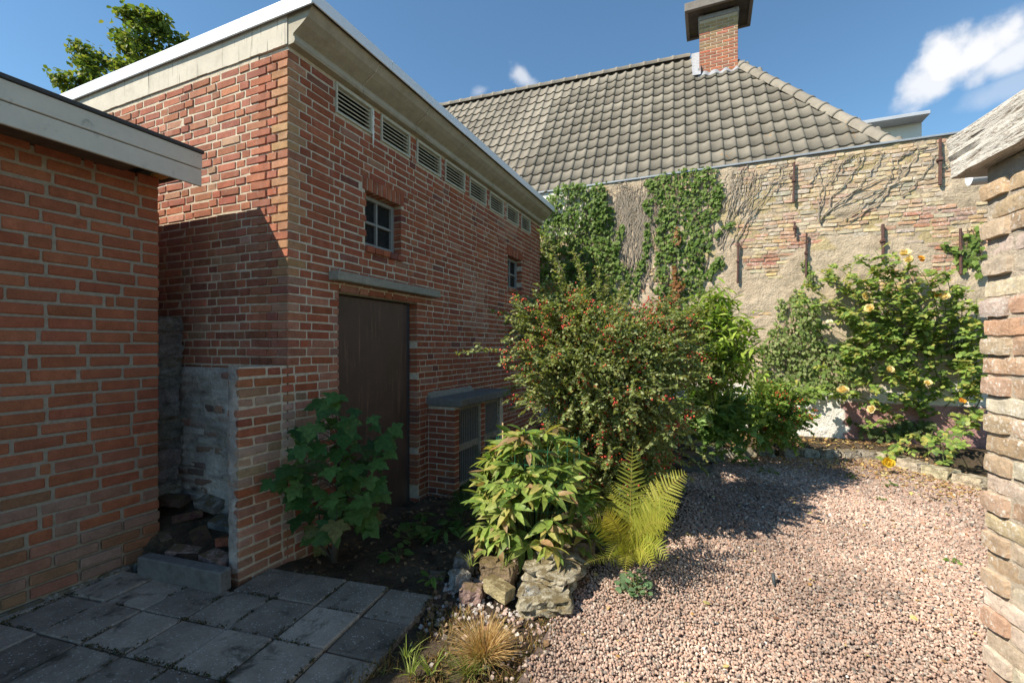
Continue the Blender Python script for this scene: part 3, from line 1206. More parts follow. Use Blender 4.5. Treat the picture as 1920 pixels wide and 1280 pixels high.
    for x in xs:
        for z in zs:
            k = (z + .05) / .0633; row = math.floor(k)
            ux = (x + (row % 2) * .11) / .22
            inb = min(1, max(0, 1 - 2.3 * abs(k - row - .5))) * min(1, 6 * (.5 - abs(ux - math.floor(ux) - .5)) + .1)
            bare = max(0, min(1, .5 + 1.5 * fbm(x, z, 2, 2.3)))
            y = YC - .020 - .011 * inb * (.35 + bare) - .010 * fbm(x, z, 7, 5) - .004 * fbm(x, z, 2, 23)
            if z > 1.27: y += .02 * ((z - 1.27) / .05)
            br = mnoise.cell(Vector((math.floor(ux) * 3.7, row * 1.3, 2.2)))
            t = min(1, inb * (.35 + bare) * max(0, br - .1) * 1.9)
            g = .42 + .22 * fbm(x, z, 3, 3.3)
            c = (g, g * .90, g * .78)
            bc = (.26, .15, .11) if br < .8 else (.10, .075, .065)
            mb.v.append((x, y, z)); mb.c.append(tuple(a * (1 - t) + b * t for a, b in zip(c, bc)))
    mb.f = [(i * n + j, (i + 1) * n + j, (i + 1) * n + j + 1, i * n + j + 1) for i in range(len(xs) - 1) for j in range(n - 1)]
    lp = mb.build('lime_plaster', 'plaster', B, smooth=True)
    show = []
    for k in range(20):
        z = .02 + .0633 * (k + .5)
        u = -2.83 - R.uniform(0, .1)
        while u > -4.3:
            L = R.choice((.2, .2, .1))
            if R.random() < .42 + .5 * nz(u, z, 5, 2.6):
                c = jcol(R.choice(((.24, .15, .11), (.33, .27, .22), (.42, .38, .33), (.15, .10, .085), (.46, .42, .36), (.30, .17, .12))), .2)
                show.append(dict(c=(u - L / 2, YC + .022 + R.uniform(-.003, .006), z), L=L, D=.098, H=.05, rz=R.uniform(-.02, .02), tilt=R.uniform(-.02, .02), col=c, n=Vector((0, -1, 0))))
            u -= L + .012
    place_bricks(show, 0, lp, B, 'q', 'brick', .008, .004, rest_name='exposed_brickwork')


outbuilding()


def stub_wall():
    B = thing('brick_wall_stub', 'low lime-stained brick wall stub projecting from the outbuilding corner', 'wall', (XF, 1.92, 0))
    y0, top = 1.925, 1.37
    mb = MB()
    mb.box((XF - .092, y0 + .008, -.1), (XF - .004, YC - .003, top - .03))
    w = mb.build('wall_core', 'mortar', B)
    ch = .0633
    bricks = []
    for k in range(24):
        z = -.12 + ch * (k + .5)
        if z > top - .015: break
        u = y0 + R.uniform(-.004, .004)
        gen = flemish(k)
        yend = YC + (.175 if k % 2 else .065) - .0105
        while u < yend - .03:
            L = min(next(gen), yend - u)
            t = max(0, min(.75, .22 + .9 * nz(u, z, 3, 3.3) + R.uniform(-.15, .15) - max(0, u - 2.2) * 1.2))
            if z < .5: t = min(.75, t + .15)
            if z > 1.2: g = (.16, .14, .06)
            else: g = R.choice(((.50, .45, .38), (.40, .35, .27), (.28, .26, .15), (.36, .3, .2)))
            c = jcol(R.choice(RED), .2, .08)
            c = tuple(a * (1 - t) + b * t for a, b in zip(c, g))
            bricks.append(dict(c=(XF - .046 + R.uniform(-.003, .004), u + L / 2, z + R.uniform(-.002, .002)), L=L - .004, D=.098, H=.050 + R.uniform(-.003, .002), rz=math.pi / 2 + R.uniform(-.01, .01), tilt=R.uniform(-.01, .01), col=c, n=Vector((1, 0, 0))))
            u += L + .0105
    place_bricks(bricks, 300, w, B, 's', 'brick', .006, .003)
    # plaster on the end
    mb = MB()
    zs = np.arange(0.05, top - .01, .025)
    for z in zs:
        for i, x in enumerate((XF - .10, XF - .07, XF - .04, XF - .008)):
            g = .40 + .22 * fbm(x, z, 3, 9)
            mb.v.append((x + (.012 * nz(z, 3, i, 17) + .006 * nz(z, 8, i, 60) if i == 3 else 0), y0 - .006 - .010 * fbm(x, z, 1, 14) + (.014 if i in (0, 3) else 0), z)); mb.c.append((g, g * .90, g * .78))
    mb.f = [(4 * i + j, 4 * i + j + 1, 4 * i + j + 5, 4 * i + j + 4) for i in range(len(zs) - 1) for j in range(3)]
    mb.build('end_plaster', 'plaster', B, smooth=True)


stub_wall()

# ================================================================== annex on the left
AX, AYE = -3.55, 1.95


def annex():
    B = thing('brick_annex', 'orange-red brick annex with grey fascia boards on the left', 'building', (AX, AYE, 0))
    mb = MB()
    mb.box((AX - .30, -3, -.1), (AX - .005, AYE - .008, 2.62))
    mb.box((-7, AYE - .3, -.1), (AX - .305, AYE - .008, 2.62))
    w = mb.build('wall', 'mortar_annex', B)
    ch = .0775
    bricks = []

    def pat(k):
        rr = random.Random(k * 31 + 5)
        yield rr.choice((.10, .155, .21, .13))
        while True:
            yield .21 if rr.random() < .86 else rr.choice((.10, .045, .10))
    for k in range(34):
        z = .02 + ch * (k + .5)
        if z > 2.63: break
        # courses are laid from the corner towards the viewer
        u = AYE - R.uniform(0, .006)
        gen = pat(k)
        while u > .2:
            L = next(gen)
            c = jcol(R.choice(((.325, .112, .056), (.31, .104, .053), (.345, .12, .06), (.295, .10, .052), (.32, .11, .057))), .10, .04)
            if z < 1.0 and R.random() < (1.05 - z) * 1.1:
                t = R.uniform(.15, .75) * min(1, (1.0 - z) * 1.6)
                c = tuple(a * (1 - t) + b * t for a, b in zip(c, R.choice(((.25, .19, .145), (.30, .25, .20), (.20, .16, .09)))))
            out = 0
            if z < .30: out = .012
            bricks.append(dict(c=(AX - .049 + out + R.uniform(-.002, .002), u - L / 2, z + R.uniform(-.003, .003)), L=L, D=.10, H=.0625 + R.uniform(-.003, .002), rz=math.pi / 2 + R.uniform(-.01, .01), col=c, n=Vector((1, 0, 0)), tilt=R.uniform(-.008, .008)))
            u -= L + R.uniform(.013, .021)
        bricks.append(dict(c=(AX - .18, AYE - .049, z), L=.15, D=.1, H=.064, rz=0, col=(.35, .1, .05), vis=0))
    place_bricks(bricks, 300, w, B, 'a', 'annex', .005, .0018)
    # uneven mortar plinth
    mb = MB()
    y = AYE + .01
    while y > .3:
        L = R.uniform(.13, .3)
        mb2 = MB()
        g = R.choice((.30, .42, .2, .17))
        mb2.bbox((AX - .08, y - L, -.05), (AX + .022 + R.uniform(0, .012), y, .022 + R.uniform(-.01, .008)), .015, jit=.006)
        o = mb2.build('plinth_stone', 'stone', B)
        o.color = (g, g * .92, g * .8, 1)
        y -= L + .012
    # roof edge: two boards and a felt trim, open at the end
    XO, Y1 = -3.218, 2.036
    for (z0, z1, x) in ((2.578, 2.692, XO - .006), (2.696, 2.800, XO)):
        s = MB(); s.bbox((x - .020, -3, z0), (x, Y1, z1), .003); s.build('fascia_board', 'fascia', B)
    s = MB(); s.bbox((XO - .03, -3, 2.802), (XO + .012, Y1 + .008, 2.826), .003); s.build('roof_edge_trim', 'roofing_felt', B)
    s = MB(); s.box((-7, -3, 2.78), (XO - .031, Y1, 2.818)); s.build('roof', 'roofing_felt', B)
    s = MB(); s.bbox((-7, Y1 - .022, 2.66), (XO - .028, Y1 - .002, 2.779), .002); s.build('end_board', 'soffit', B)
    s = MB(); s.box((AX - .3, -3, 2.63), (XO - .03, Y1 - .3, 2.65)); s.build('soffit', 'soffit', B)
    s = MB(); s.bbox((XO - .075, Y1 - .06, 2.60), (XO - .03, Y1 - .015, 2.70), .003); s.build('batten', 'soffit', B)
    s = MB(); s.bbox((AX - .02, Y1 - .13, 2.655), (AX + .17, Y1 - .06, 2.68), .003, jit=.004); s.build('batten', 'ochre', B)


annex()

# ================================================================== old garden wall at the back
YB, ZT = 8.0, 4.32


def wz(px, py):
    p = onY(px, py, YB)
    return p.x, p.z


PZONES = [(1345, 470, .45, .9, 1.3), (1420, 560, .55, .30, 1.2), (1580, 475, .62, .27, 1.7), (1700, 470, .35, .2, .9), (1500, 640, 1.6, .35, 1.3), (1700, 700, 2.5, .8, 1.5),
          (1800, 365, .25, .35, 1.2), (1570, 400, .28, .12, .8), (1480, 330, .3, .15, .35), (1185, 450, .5, 1.2, .5), (1375, 610, .3, .2, -.6),
          (1440, 455, .45, .35, -1.5), (1560, 420, .7, .1, -1.1), (1700, 410, .8, .28, -1.5), (1780, 440, .4, .2, -1.), (1640, 320, 1.3, .28, -.85), (1420, 340, .35, .2, -.5), (1480, 400, .3, .2, -.7), (1430, 590, .3, .1, -1.1), (1400, 625, .25, .12, -.9)]
PZONES = [(*wz(a, b), c, d, e) for a, b, c, d, e in PZONES]


def pmask(x, z):
    v = .47 + .55 * fbm(x, z, 3, 1.9, 5) + .42 * fbm(x, z, 9, 6, 4)
    for (cx, cz, rx, rz, w) in PZONES:
        v += w * math.exp(-((x - cx) / rx) ** 2 - ((z - cz) / rz) ** 2)
    if z < 1.0: v += 1.0
    return v


def back_wall():
    B = thing('garden_wall', 'tall old brick and plaster garden wall with rusty iron anchors at the back', 'wall', (0, YB, 0))
    mb = MB()
    st = .03
    xs = np.arange(-3.4, 4.6, st); zs = np.arange(-.15, ZT + .001, st)
    n = len(zs)
    for x in xs:
        for z in zs:
            v = pmask(x, z)
            k = max(0., min(1., (v - .42) / .28))
            rough = fbm(x, z, 1, 9, 4)
            y = YB - .002 - .015 * k * (1 + .35 * rough) - .005 * rough - (.012 * fbm(x, z, 4, 2.2) if k > .5 else 0)
            t = .5 + .5 * fbm(x, z, 6, 2.6, 4)
            c = [(.55, .45, .33)[i] * (1 - t) + (.42, .335, .235)[i] * t for i in range(3)]
            if k < .6:
                c = [a * (.85 + .2 * k) for a in c]
            w = max(0, min(1, (.95 + .25 * fbm(x, z, 2, 1.7) - z) / .12))
            if x < -1.9 and z > 3.5: w = 1
            c = [a * (1 - w) + b * w for a, b in zip(c, (.76, .73, .66))]
            zp = .68 + .03 * nz(x, 0, 5, 6)
            if x > 1.80 + .12 * nz(z, 2, 1, 9) and z < zp:
                g = .9 + .25 * fbm(x, z, 8, 4)
                c = [.42 * g, .24 * g, .22 * g]
            if 2.9 < z and nz(x, z, 14, 2.3) > .25:
                c = [a * .6 + b * .4 for a, b in zip(c, (.42, .33, .10))]
            mb.v.append((x, y, z)); mb.c.append(tuple(c))
    mb.f = [(i * n + j, (i + 1) * n + j, (i + 1) * n + j + 1, i * n + j + 1) for i in range(len(xs) - 1) for j in range(n - 1)]
    pl = mb.build('wall_face', 'plaster', B, smooth=True)
    mb = MB(); mb.box((-3.4, YB + .03, -.15), (4.6, YB + .22, ZT - .002)); mb.build('wall_core', 'mortar_old', B)
    bricks = []
    pal = [(.56, .40, .20), (.52, .37, .20), (.58, .45, .26), (.48, .32, .18), (.50, .30, .19), (.43, .36, .27), (.54, .43, .30)]
    z = .35
    row = 0
    while z < ZT - .03:
        rubble = z > 3.35
        H = R.uniform(.038, .062) if rubble else R.uniform(.043, .050)
        x = -1.2 + R.uniform(0, .2)
        while x < 4.3:
            L = R.uniform(.08, .25) if rubble else R.choice((.20, .19, .21, .10, .17, .14))
            xc, zc = x + L / 2, z + H / 2
            v = pmask(xc, zc)
            if v < .60 and R.random() < .86:
                red = nz(xc, zc * 2.2, 12, 1.6) > .2 and not rubble
                c = jcol(R.choice(((.42, .20, .13), (.46, .26, .17), (.40, .26, .19), (.50, .34, .23))), .15, .07) if red and R.random() < .75 else jcol(R.choice(pal), .16, .06)
                if rubble:
                    c = tuple(a * .7 + b * .3 for a, b in zip(c, (.45, .40, .32)))
                vis = 1
                if -.0 > xc: vis = .35
                bricks.append(dict(c=(xc, YB + .0445 - R.uniform(0, .013), zc + R.uniform(-.004, .004)), L=L, D=.10, H=H * R.uniform(.88, 1.04), rz=R.uniform(-.06, .06), tilt=R.uniform(-.045, .045), col=c, n=Vector((0, -1, 0)), vis=vis))
            x += L + R.uniform(.006, .016)
        z += H + R.uniform(.006, .012)
        row += 1
    place_bricks(bricks, 300, pl, B, 'r', 'old', .009, .005)
    # metal capping
    mb = MB(); mb.bbox((-3.4, YB - .035, ZT + .004), (4.6, YB + .20, ZT + .034), .005); mb.build('capping', 'zinc', B)
    # iron wall anchors: bar, collar
    for (px, y0, y1, lean) in ((1487, 307, 382, .02), (1759, 262, 350, 0), (1383, 456, 532, .015), (1510, 438, 520, .01), (1653, 422, 492, -.01), (1797, 430, 516, 0), (1489, 418, 446, -.05)):
        a, b = wz(px, y0), wz(px, y1)
        w = .024 if px not in (1653, 1759) else .032
        s = MB()
        v, f = rbox(w, .035, a[1] - b[1], .006, .003, px)
        cx, cz = (a[0] + b[0]) / 2, (a[1] + b[1]) / 2
        s.add([(p[0] + cx + p[2] * lean, p[1] + YB - .055, p[2] + cz) for p in v], f)
        an = s.build('wall_anchor', 'iron', B)
        s = MB(); zc = cz + .03
        s.bbox((cx - w * .85, YB - .085, zc - .022), (cx + w * .85, YB + .01, zc + .022), .006, jit=.002)
        s.build('collar', 'iron', an)
    # cement patch beside the shed roof
    s = MB(); a = wz(1800, 350)
    return B


back_wall()


# ================================================================== neighbour's house with the tiled roof
def neighbour():
    r = Vector((.9978, .0665, 0)); q = Vector((-.0665, .9978, 0)); up = Vector((0, 0, 1))
    pit = math.radians(55)
    s_up = q * math.cos(pit) + up * math.sin(pit)
    nrm = (-q * math.sin(pit) + up * math.cos(pit))
    E = Vector((.09, 10.57, 7.69))              # right end of the ridge
    B = thing('neighbour_house', 'neighbouring house with grey pantiled hip roof above the garden wall', 'house', (-2, 10.4, 0))

    def pt(u, s, h=0):
        """u along the ridge from E, s down the slope from the ridge"""
        return E + r * u - s_up * s + nrm * h
    # carcass and roof boarding
    mb = MB()
    mb.box((-7.6, 8.6, -.1), (2.5, 12.6, 4.2))
    mb.build('house_wall', 'white_render', B)
    mb = MB()
    hl = 4.15
    c0 = math.cos(pit)
    A = [pt(-7.6, 0, -.03), E - nrm * .03, pt(hl * c0, hl, -.03), pt(-7.6, hl, -.03)]
    far = [p + q * 0 for p in A]
    bl, br = pt(-7.6, 0, -.03) + q * 2.4 - up * 3.4, E + q * 2.4 - up * 3.4 + r * 2.4
    mb.add([*A, bl, br], [(3, 2, 1, 0), (1, 2, 5), (0, 1, 5, 4)])
    roof = mb.build('roof', 'roofing_felt', B)
    # pantile: wave across, lower front edge with thickness
    W, G = .2, .31
    prof = [(0, .010), (.035, .001), (.075, 0), (.11, .007), (.138, .022), (.163, .034), (.185, .033), (.203, .018), (.211, .004)]
    Lt = G + .06
    meshes = []
    for k in range(4):
        v, f = [], []
        n = len(prof)
        for (s, hh) in ((0, .0), (Lt, .030)):
            for x, z in prof: v.append((x, -s, z + hh + (R.uniform(-.001, .001))))
        for x, z in prof: v.append((x, -Lt + .004, z + .030 - .024))
        f += [(i, i + n, i + n + 1, i + 1) for i in range(n - 1)]
        f += [(i + n, i + 2 * n, i + 2 * n + 1, i + n + 1) for i in range(n - 1)]
        f += [(n - 1, 2 * n - 1, 3 * n - 1)]
        me = bpy.data.meshes.new('roof_tile'); me.from_pydata(v, [], f); me.materials.append(M['tile_obj'])
        me.polygons.foreach_set('use_smooth', [i < n - 1 for i in range(len(f))])
        meshes.append((me, v, f))
    rot = Matrix((( r.x, s_up.x, nrm.x), (r.y, s_up.y, nrm.y), (r.z, s_up.z, nrm.z))).to_4x4()
    tiles = []
    for i in range(-36, 13):
        for j in range(13):
            u = i * W; s0 = j * G + .05
            du = u + W * .5
            if du > 0 and s0 + G * .9 < du / c0: continue
            p = pt(u, s0, .0)
            if du > -.34 and du < .5 and s0 < .85: pass
            tiles.append((p, u, s0, j))
    tiles.sort(key=lambda t: -(1 / seen(t[0])[0] ** 2 if seen(t[0])[1] and (t[0].x > -3.4) else 0))
    rest = MB()
    for k, (p, u, s0, j) in enumerate(tiles):
        me, v, f = meshes[R.randrange(4)]
        g = R.uniform(.80, 1.12) * (1 + .18 * nz(u, s0, 3, .9))
        c = (.225 * g, .20 * g, .160 * g)
        sc = 1
        du = u + W
        mw = Matrix.Translation(p + nrm * R.uniform(-.002, .002)) @ rot @ Matrix.Rotation(R.uniform(-.008, .008), 4, 'Z')
        if k < 300:
            o = bpy.data.objects.new('roof_tile', me); COL.objects.link(o); par(o, roof); o.matrix_basis = mw; o.color = (*c, 1)
        else:
            rest.add([mw @ Vector(x) for x in v], f, c)
    o = rest.build('roof_tiles_remaining', 'tile_att', B, kind='stuff')
    o.name = 'tile_field'
    # half-round ridge and hip tiles
    def barrel(a, b, rad, tilt_n, name):
        ax = (b - a); Lr = ax.length; ax.normalize()
        side = ax.cross(tilt_n).normalized(); tn = side.cross(ax)
        s = MB(); v = []
        for (t, rr) in ((-.03, rad * .93), (.0, rad * .93), (.02, rad * 1.0), (Lr - .01, rad * 1.0), (Lr - .0, rad * 1.12), (Lr + .045, rad * 1.12), (Lr + .046, rad * .9)):
            for k in range(9):
                w = math.pi * (k / 8) * 1.1 - .157
                v.append(a + ax * t + (side * math.cos(w) + tn * math.sin(w)) * rr)
        s.add(v, [(i * 9 + k, i * 9 + k + 1, i * 9 + k + 10, i * 9 + k + 9) for i in range(6) for k in range(8)])
        g = R.uniform(.9, 1.15)
        o = s.build(name, 'tile_obj', roof, smooth=True)
        o.color = (.235 * g, .21 * g, .17 * g, 1)
    x = -7.4
    while x < -.55:
        barrel(E + r * (x + .3) + up * .005, E + r * (x + 0) + up * .005, .10, up, 'ridge_tile'); x += .3
    d = (pt(2.6 * 1, 2.6 / c0) - E); Lh = d.length; d.normalize()
    t = .62
    while t < Lh:
        barrel(E + d * t - up * .005, E + d * (t + .31) - up * .005, .105, up, 'hip_tile'); t += .31
    # chimney
    cx0, cx1, cy0, cy1 = -.19, .52, 10.06, 10.52
    zb, zt = 6.75, 8.12
    s = MB(); s.box((cx0 + .006, cy0 + .006, zb), (cx1 - .006, cy1 - .006, zt)); ch = s.build('chimney', 'mortar', B)
    bricks = []
    hh = .0625
    for k in range(int((zt - zb) / hh)):
        z = zb + hh * (k + .5)
        for (a0, a1, face) in ((cx0, cx1, 0), (cy0 + .1, cy1, 1)):
            u = a0 - (0 if k % 2 else .105)
            while u < a1 - .01:
                a, b = max(u, a0), min(u + .205, a1)
                if b - a > .03:
                    c = jcol(R.choice(((.42, .15, .08), (.36, .14, .085), (.30, .13, .085))), .15, .06)
                    if z > 7.5 and R.random() < .55: c = jcol((.30, .19, .11), .15)
                    if z > 7.9: c = jcol((.42, .30, .14), .2)
                    if face == 0: bricks.append(dict(c=((a + b) / 2, cy0 + .049, z), L=b - a - .002, D=.098, H=.051, rz=0, col=c, n=Vector((0, -1, 0))))
                    else: bricks.append(dict(c=(cx0 + .049, (a + b) / 2, z), L=b - a - .002, D=.098, H=.051, rz=math.pi / 2, col=c, n=Vector((-1, 0, 0))))
                u += .205 + .011
    place_bricks(bricks, 200, ch, B, 'c', 'brick', .004, .001, rest_name='chimney_brickwork')
    s = MB(); s.bbox((cx0 - .02, cy0 - .02, zt), (cx1 + .02, cy1 + .02, zt + .085), .008); s.build('chimney_collar', 'lead', ch)
    s = MB(); o_ = .235
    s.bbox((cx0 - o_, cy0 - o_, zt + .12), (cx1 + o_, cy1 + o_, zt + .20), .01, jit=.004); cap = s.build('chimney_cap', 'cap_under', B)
    for (a, b) in (((cx0 - o_ - .035, cy0 - o_ - .035, zt + .09), (cx1 + o_ + .035, cy0 - o_ + .03, zt + .26)), ((cx0 - o_ - .035, cy1 + o_ - .03, zt + .09), (cx1 + o_ + .035, cy1 + o_ + .035, zt + .26)),
                   ((cx0 - o_ - .036, cy0 - o_ + .031, zt + .089), (cx0 - o_ + .03, cy1 + o_ - .031, zt + .26)), ((cx1 + o_ - .03, cy0 - o_ + .031, zt + .089), (cx1 + o_ + .036, cy1 + o_ - .031, zt + .26))):
        s = MB(); s.bbox(a, b, .01); s.build('cap_rim', 'cap_edge', cap)
    for dx, dy in ((0, 0), (1, 0), (0, 1), (1, 1)):
        s = MB(); X = cx0 + dx * (cx1 - cx0 - .08); Y = cy0 + dy * (cy1 - cy0 - .08)
        s.box((X, Y, zt + .084), (X + .08, Y + .08, zt + .125)); s.build('cap_post', 'cap_edge', cap)
    # lead flashing: crinkled apron and stepped side
    mb = MB(); nn = 40
    for i in range(nn + 1):
        u = -.34 + .86 * i / nn
        uw = (u % W) / W
        sb = 1.02 - abs(u - .15) * .06
        p1 = Vector((E.x + u * .9978, cy0 - .012, 0)); 
        s_top = .62
        for s_, h in ((.72, .10), (.76, .055), (.82 + .03 * nz(u * 6, 1), .05 + .018 * math.sin(uw * 6.28 + 2.3)), (.93 + .03 * nz(u * 9, 4), .040 + .02 * math.sin(uw * 6.28 + 2.3))):
            mb.v.append(tuple(pt(u, s_, h + .006 * nz(u * 14, s_ * 14)))); mb.c.append((.6, .6, .62))
    mb.f = [(i * 4 + j, i * 4 + 4 + j, i * 4 + 5 + j, i * 4 + 1 + j) for i in range(nn) for j in range(3)]
    mb.build('flashing', 'lead', roof, smooth=True)
    mb = MB()
    for i in range(13):
        s_ = -.05 + .95 * i / 12
        a = pt(-.45 + .03 * nz(s_ * 9, 2), s_, .065 + .012 * nz(s_ * 12, 5)); b = pt(-.29, s_, .07 + .01 * nz(s_ * 13, 9)); c = b + Vector((.0, 0, .14 + .03 * nz(s_ * 8, 3)))
        for p in (a, b, c): mb.v.append(tuple(p)); mb.c.append((.6, .6, .62))
    mb.f = [(i * 3 + j, i * 3 + 3 + j, i * 3 + 4 + j, i * 3 + 1 + j) for i in range(12) for j in range(2)]
    mb.build('flashing', 'lead', roof, smooth=True)


neighbour()


def white_building():
    B = thing('white_building', 'white rendered block with projecting grey roof behind the hip', 'building', (5, 18, 0))
    p0, p1 = onY(1560, 220, 18), onY(1728, 220, 18)
    zt = onY(1715, 232, 18).z
    s = MB(); s.box((p0.x, 18, -.1), (p1.x, 22, zt)); s.build('wall', 'white_render', B)
    q = onY(1745, 220, 17.4)
    s = MB()
    s.bbox((p0.x - .3, 17.4, zt + .002), (q.x, 22.4, zt + .11), .01); s.build('roof', 'grey_roof', B)
    s = MB()
    z = zt + .111
    s.add([(p0.x, 17.5, z), (q.x - .1, 17.5, z), (q.x - .1, 22.3, z), (p0.x, 22.3, z), (p0.x + .2, 20, z + .85), (q.x - .7, 20, z + .85)], [(0, 1, 5, 4), (1, 2, 5), (2, 3, 4, 5), (3, 0, 4)])
    s.build('roof_slope', 'grey_roof', B)


white_building()


# ================================================================== old stone-and-brick shed at the right edge
def shed():
    C = Vector((.834, 1.99, 0)); d = Vector((.134, -.991, 0)); nrm = Vector((-.991, -.134, 0))
    rz = math.atan2(d.y, d.x)
    B = thing('old_shed', 'weathered brick shed with flaking white beam at the right edge', 'shed', C)

    def pt(s, o, z): return C + d * s + nrm * o + Vector((0, 0, z))
    mb = MB()
    q = [pt(.006, .0005, 0), pt(2.6, .0005, 0), pt(2.6, -1.6, 0), pt(.006, -1.6, 0)]
    mb.add([(p.x, p.y, -.1) for p in q] + [(p.x, p.y, 2.05) for p in q], [(0, 1, 5, 4), (1, 2, 6, 5), (2, 3, 7, 6), (3, 0, 4, 7), (4, 5, 6, 7)])
    mb.f = [f[::-1] for f in mb.f]
    w = mb.build('wall', 'mortar_old', B)
    ch = .0625
    bricks = []
    pal = [(.56, .43, .30), (.52, .38, .26), (.54, .33, .23), (.58, .48, .37), (.48, .34, .23), (.60, .52, .42)]
    for k in range(33):
        z = -.06 + ch * (k + .5)
        if z > 2.03: break
        u = R.uniform(-.008, .010)
        first = True
        while u < 1.2:
            if first: L = .105 if k % 2 == 0 else R.uniform(.19, .215)
            else: L = R.choice((.20, .21, .19, .105))
            out = R.uniform(.002, .009)
            if first and k % 2 == 0: out = R.uniform(.011, .019)
            c = jcol(R.choice(pal), .12, .06)
            p = pt(u + L / 2, out - .05, z + R.uniform(-.003, .003))
            bricks.append(dict(c=tuple(p), L=L, D=.10, H=.058 + R.uniform(-.005, .003), rz=rz + R.uniform(-.03, .03), tilt=R.uniform(-.025, .025), col=c, n=nrm))
            u += L + R.uniform(.006, .012); first = False
    place_bricks(bricks, 300, w, B, 'o', 'old', .010, .004)
    # flaking timber wall plate
    mb = MB()
    ns, nzv = 60, 9
    for i in range(ns + 1):
        s = -.075 + 2.2 * (i / ns) ** 1.5
        for j in range(nzv + 1):
            z = 2.055 + .14 * j / nzv
            e = .03 * fbm(z * 14, 1, 2, 1) if i == 0 else 0
            crack = -.010 * max(0, 1 - abs(z - 2.118 - .012 * nz(s * 4, 1)) / .006)
            bot = -.012 * max(0, fbm(s * 9, 0, 1)) if j == 0 else 0
            p = pt(s - e - .02 * j / nzv, .055 + .006 * fbm(s * 4, z * 30, 0, 1) + crack, z + bot)
            mb.v.append(tuple(p)); mb.c.append((.5, .5, .5))
    m = nzv + 1
    mb.f = [(i * m + j, i * m + j + 1, i * m + m + j + 1, i * m + m + j) for i in range(ns) for j in range(nzv)]
    nb = len(mb.v)
    back = [tuple(Vector(v) - nrm * .11) for v in mb.v]
    mb.add(back, [(i * m + j, i * m + m + j, i * m + m + j + 1, i * m + j + 1) for i in range(ns) for j in range(nzv)])
    rim = [(i * m) for i in range(ns + 1)]
    for lst in ([i * m for i in range(ns + 1)], [i * m + nzv for i in range(ns + 1)], list(range(m)), [ns * m + j for j in range(m)]):
        for a, b in zip(lst, lst[1:]): mb.f.append((a, b, b + nb, a + nb))
    mb.build('wall_plate', 'beam', B)
    # roof: old tiles rising to the right
    k = 0
    for i in range(9):
        s = .02 + i * .24 + R.uniform(-.02, .02)
        a = MB()
        v, f = rbox(.235, .42, .018, .006, .004, i + 90)
        mw = Matrix.Translation(pt(s + .12, -.12, 2.28)) @ Matrix.Rotation(rz, 4, 'Z') @ Matrix.Rotation(math.radians(38), 4, 'X') @ Matrix.Rotation(R.uniform(-.05, .05), 4, 'Y')
        a.add([mw @ Vector(p) for p in v], f)
        o = a.build('roof_tile', 'stone', B); o.color = (.10, .085, .075, 1)
    mb = MB()
    vs = [pt(.0, .02, 2.198), pt(2.4, .02, 2.198), pt(2.4, -1.2, 3.05), pt(.0, -1.2, 3.05)]
    mb.add(vs, [(0, 1, 2, 3)]); mb.build('roof', 'roofing_felt', B)
    # gutter running off behind
    g = MB(); P = atT(1817, 338, 1.95); v = []
    for k in range(2):
        for i in range(11):
            w_ = math.pi * i / 10
            for rr in (.038, .0345):
                v.append((P.x + .038 * 0 + k * .9, P.y - math.cos(w_) * rr, P.z + .02 - math.sin(w_) * rr * 1.15))
    f = []
    for i in range(10):
        for s in (0, 1):
            f.append((i * 2 + s, i * 2 + 2 + s, 22 + i * 2 + 2 + s, 22 + i * 2 + s))
        f.append((i * 2, i * 2 + 1, i * 2 + 3, i * 2 + 2))
    g.add(v, f)
    g.build('gutter', 'pvc', B)


shed()


# ================================================================== kerb, rubble, stones
def stone(name, label, cat, loc, size, rz, col, seed, tilt=(0, 0), group=None, sub=2, rough=.14, flat=0, parent=None, mname='stone', rnd_=.22):
    rr = random.Random(seed)
    nx, ny, nz_ = 12, 9, 6
    v, f = [], []
    # rough block: subdivided box pushed by noise
    grid = {}
    def vid(i, j, k):
        key = (i, j, k)
        if key not in grid:
            p = Vector((i / nx - .5, j / ny - .5, k / nz_ - .5))
            sph = p.normalized() * .62
            q = p.lerp(sph, rnd_)
            n = mnoise.noise_vector(q * 2.6 + Vector((seed * 3.1, seed, 0))) * rough + mnoise.noise_vector(q * 6.5 + Vector((seed, 0, 4))) * rough * .5 + mnoise.noise_vector(q * 15 + Vector((seed, 3, 4))) * rough * .22
            q = q + n
            grid[key] = len(v); v.append((q.x * size[0], q.y * size[1], q.z * size[2]))
        return grid[key]
    for i in range(nx):
        for j in range(ny):
            f.append((vid(i, j, 0), vid(i, j + 1, 0), vid(i + 1, j + 1, 0), vid(i + 1, j, 0)))
            f.append((vid(i, j, nz_), vid(i + 1, j, nz_), vid(i + 1, j + 1, nz_), vid(i, j + 1, nz_)))
    for i in range(nx):
        for k in range(nz_):
            f.append((vid(i, 0, k), vid(i + 1, 0, k), vid(i + 1, 0, k + 1), vid(i, 0, k + 1)))
            f.append((vid(i, ny, k), vid(i, ny, k + 1), vid(i + 1, ny, k + 1), vid(i + 1, ny, k)))
    for j in range(ny):
        for k in range(nz_):
            f.append((vid(0, j, k), vid(0, j, k + 1), vid(0, j + 1, k + 1), vid(0, j + 1, k)))
            f.append((vid(nx, j, k), vid(nx, j + 1, k), vid(nx, j + 1, k + 1), vid(nx, j, k + 1)))
    me = bpy.data.meshes.new(name); me.from_pydata(v, [], f); me.materials.append(M[mname])
    o = bpy.data.objects.new(name, me); COL.objects.link(o)
    o.location = loc; o.rotation_euler = (tilt[0], tilt[1], rz); o.color = (*col, 1)
    if label: tag(o, label, cat, group)
    if parent: 
        o.parent = parent
        if parent.name in BASE: o.matrix_parent_inverse = Matrix.Translation(-BASE[parent.name])
    return o


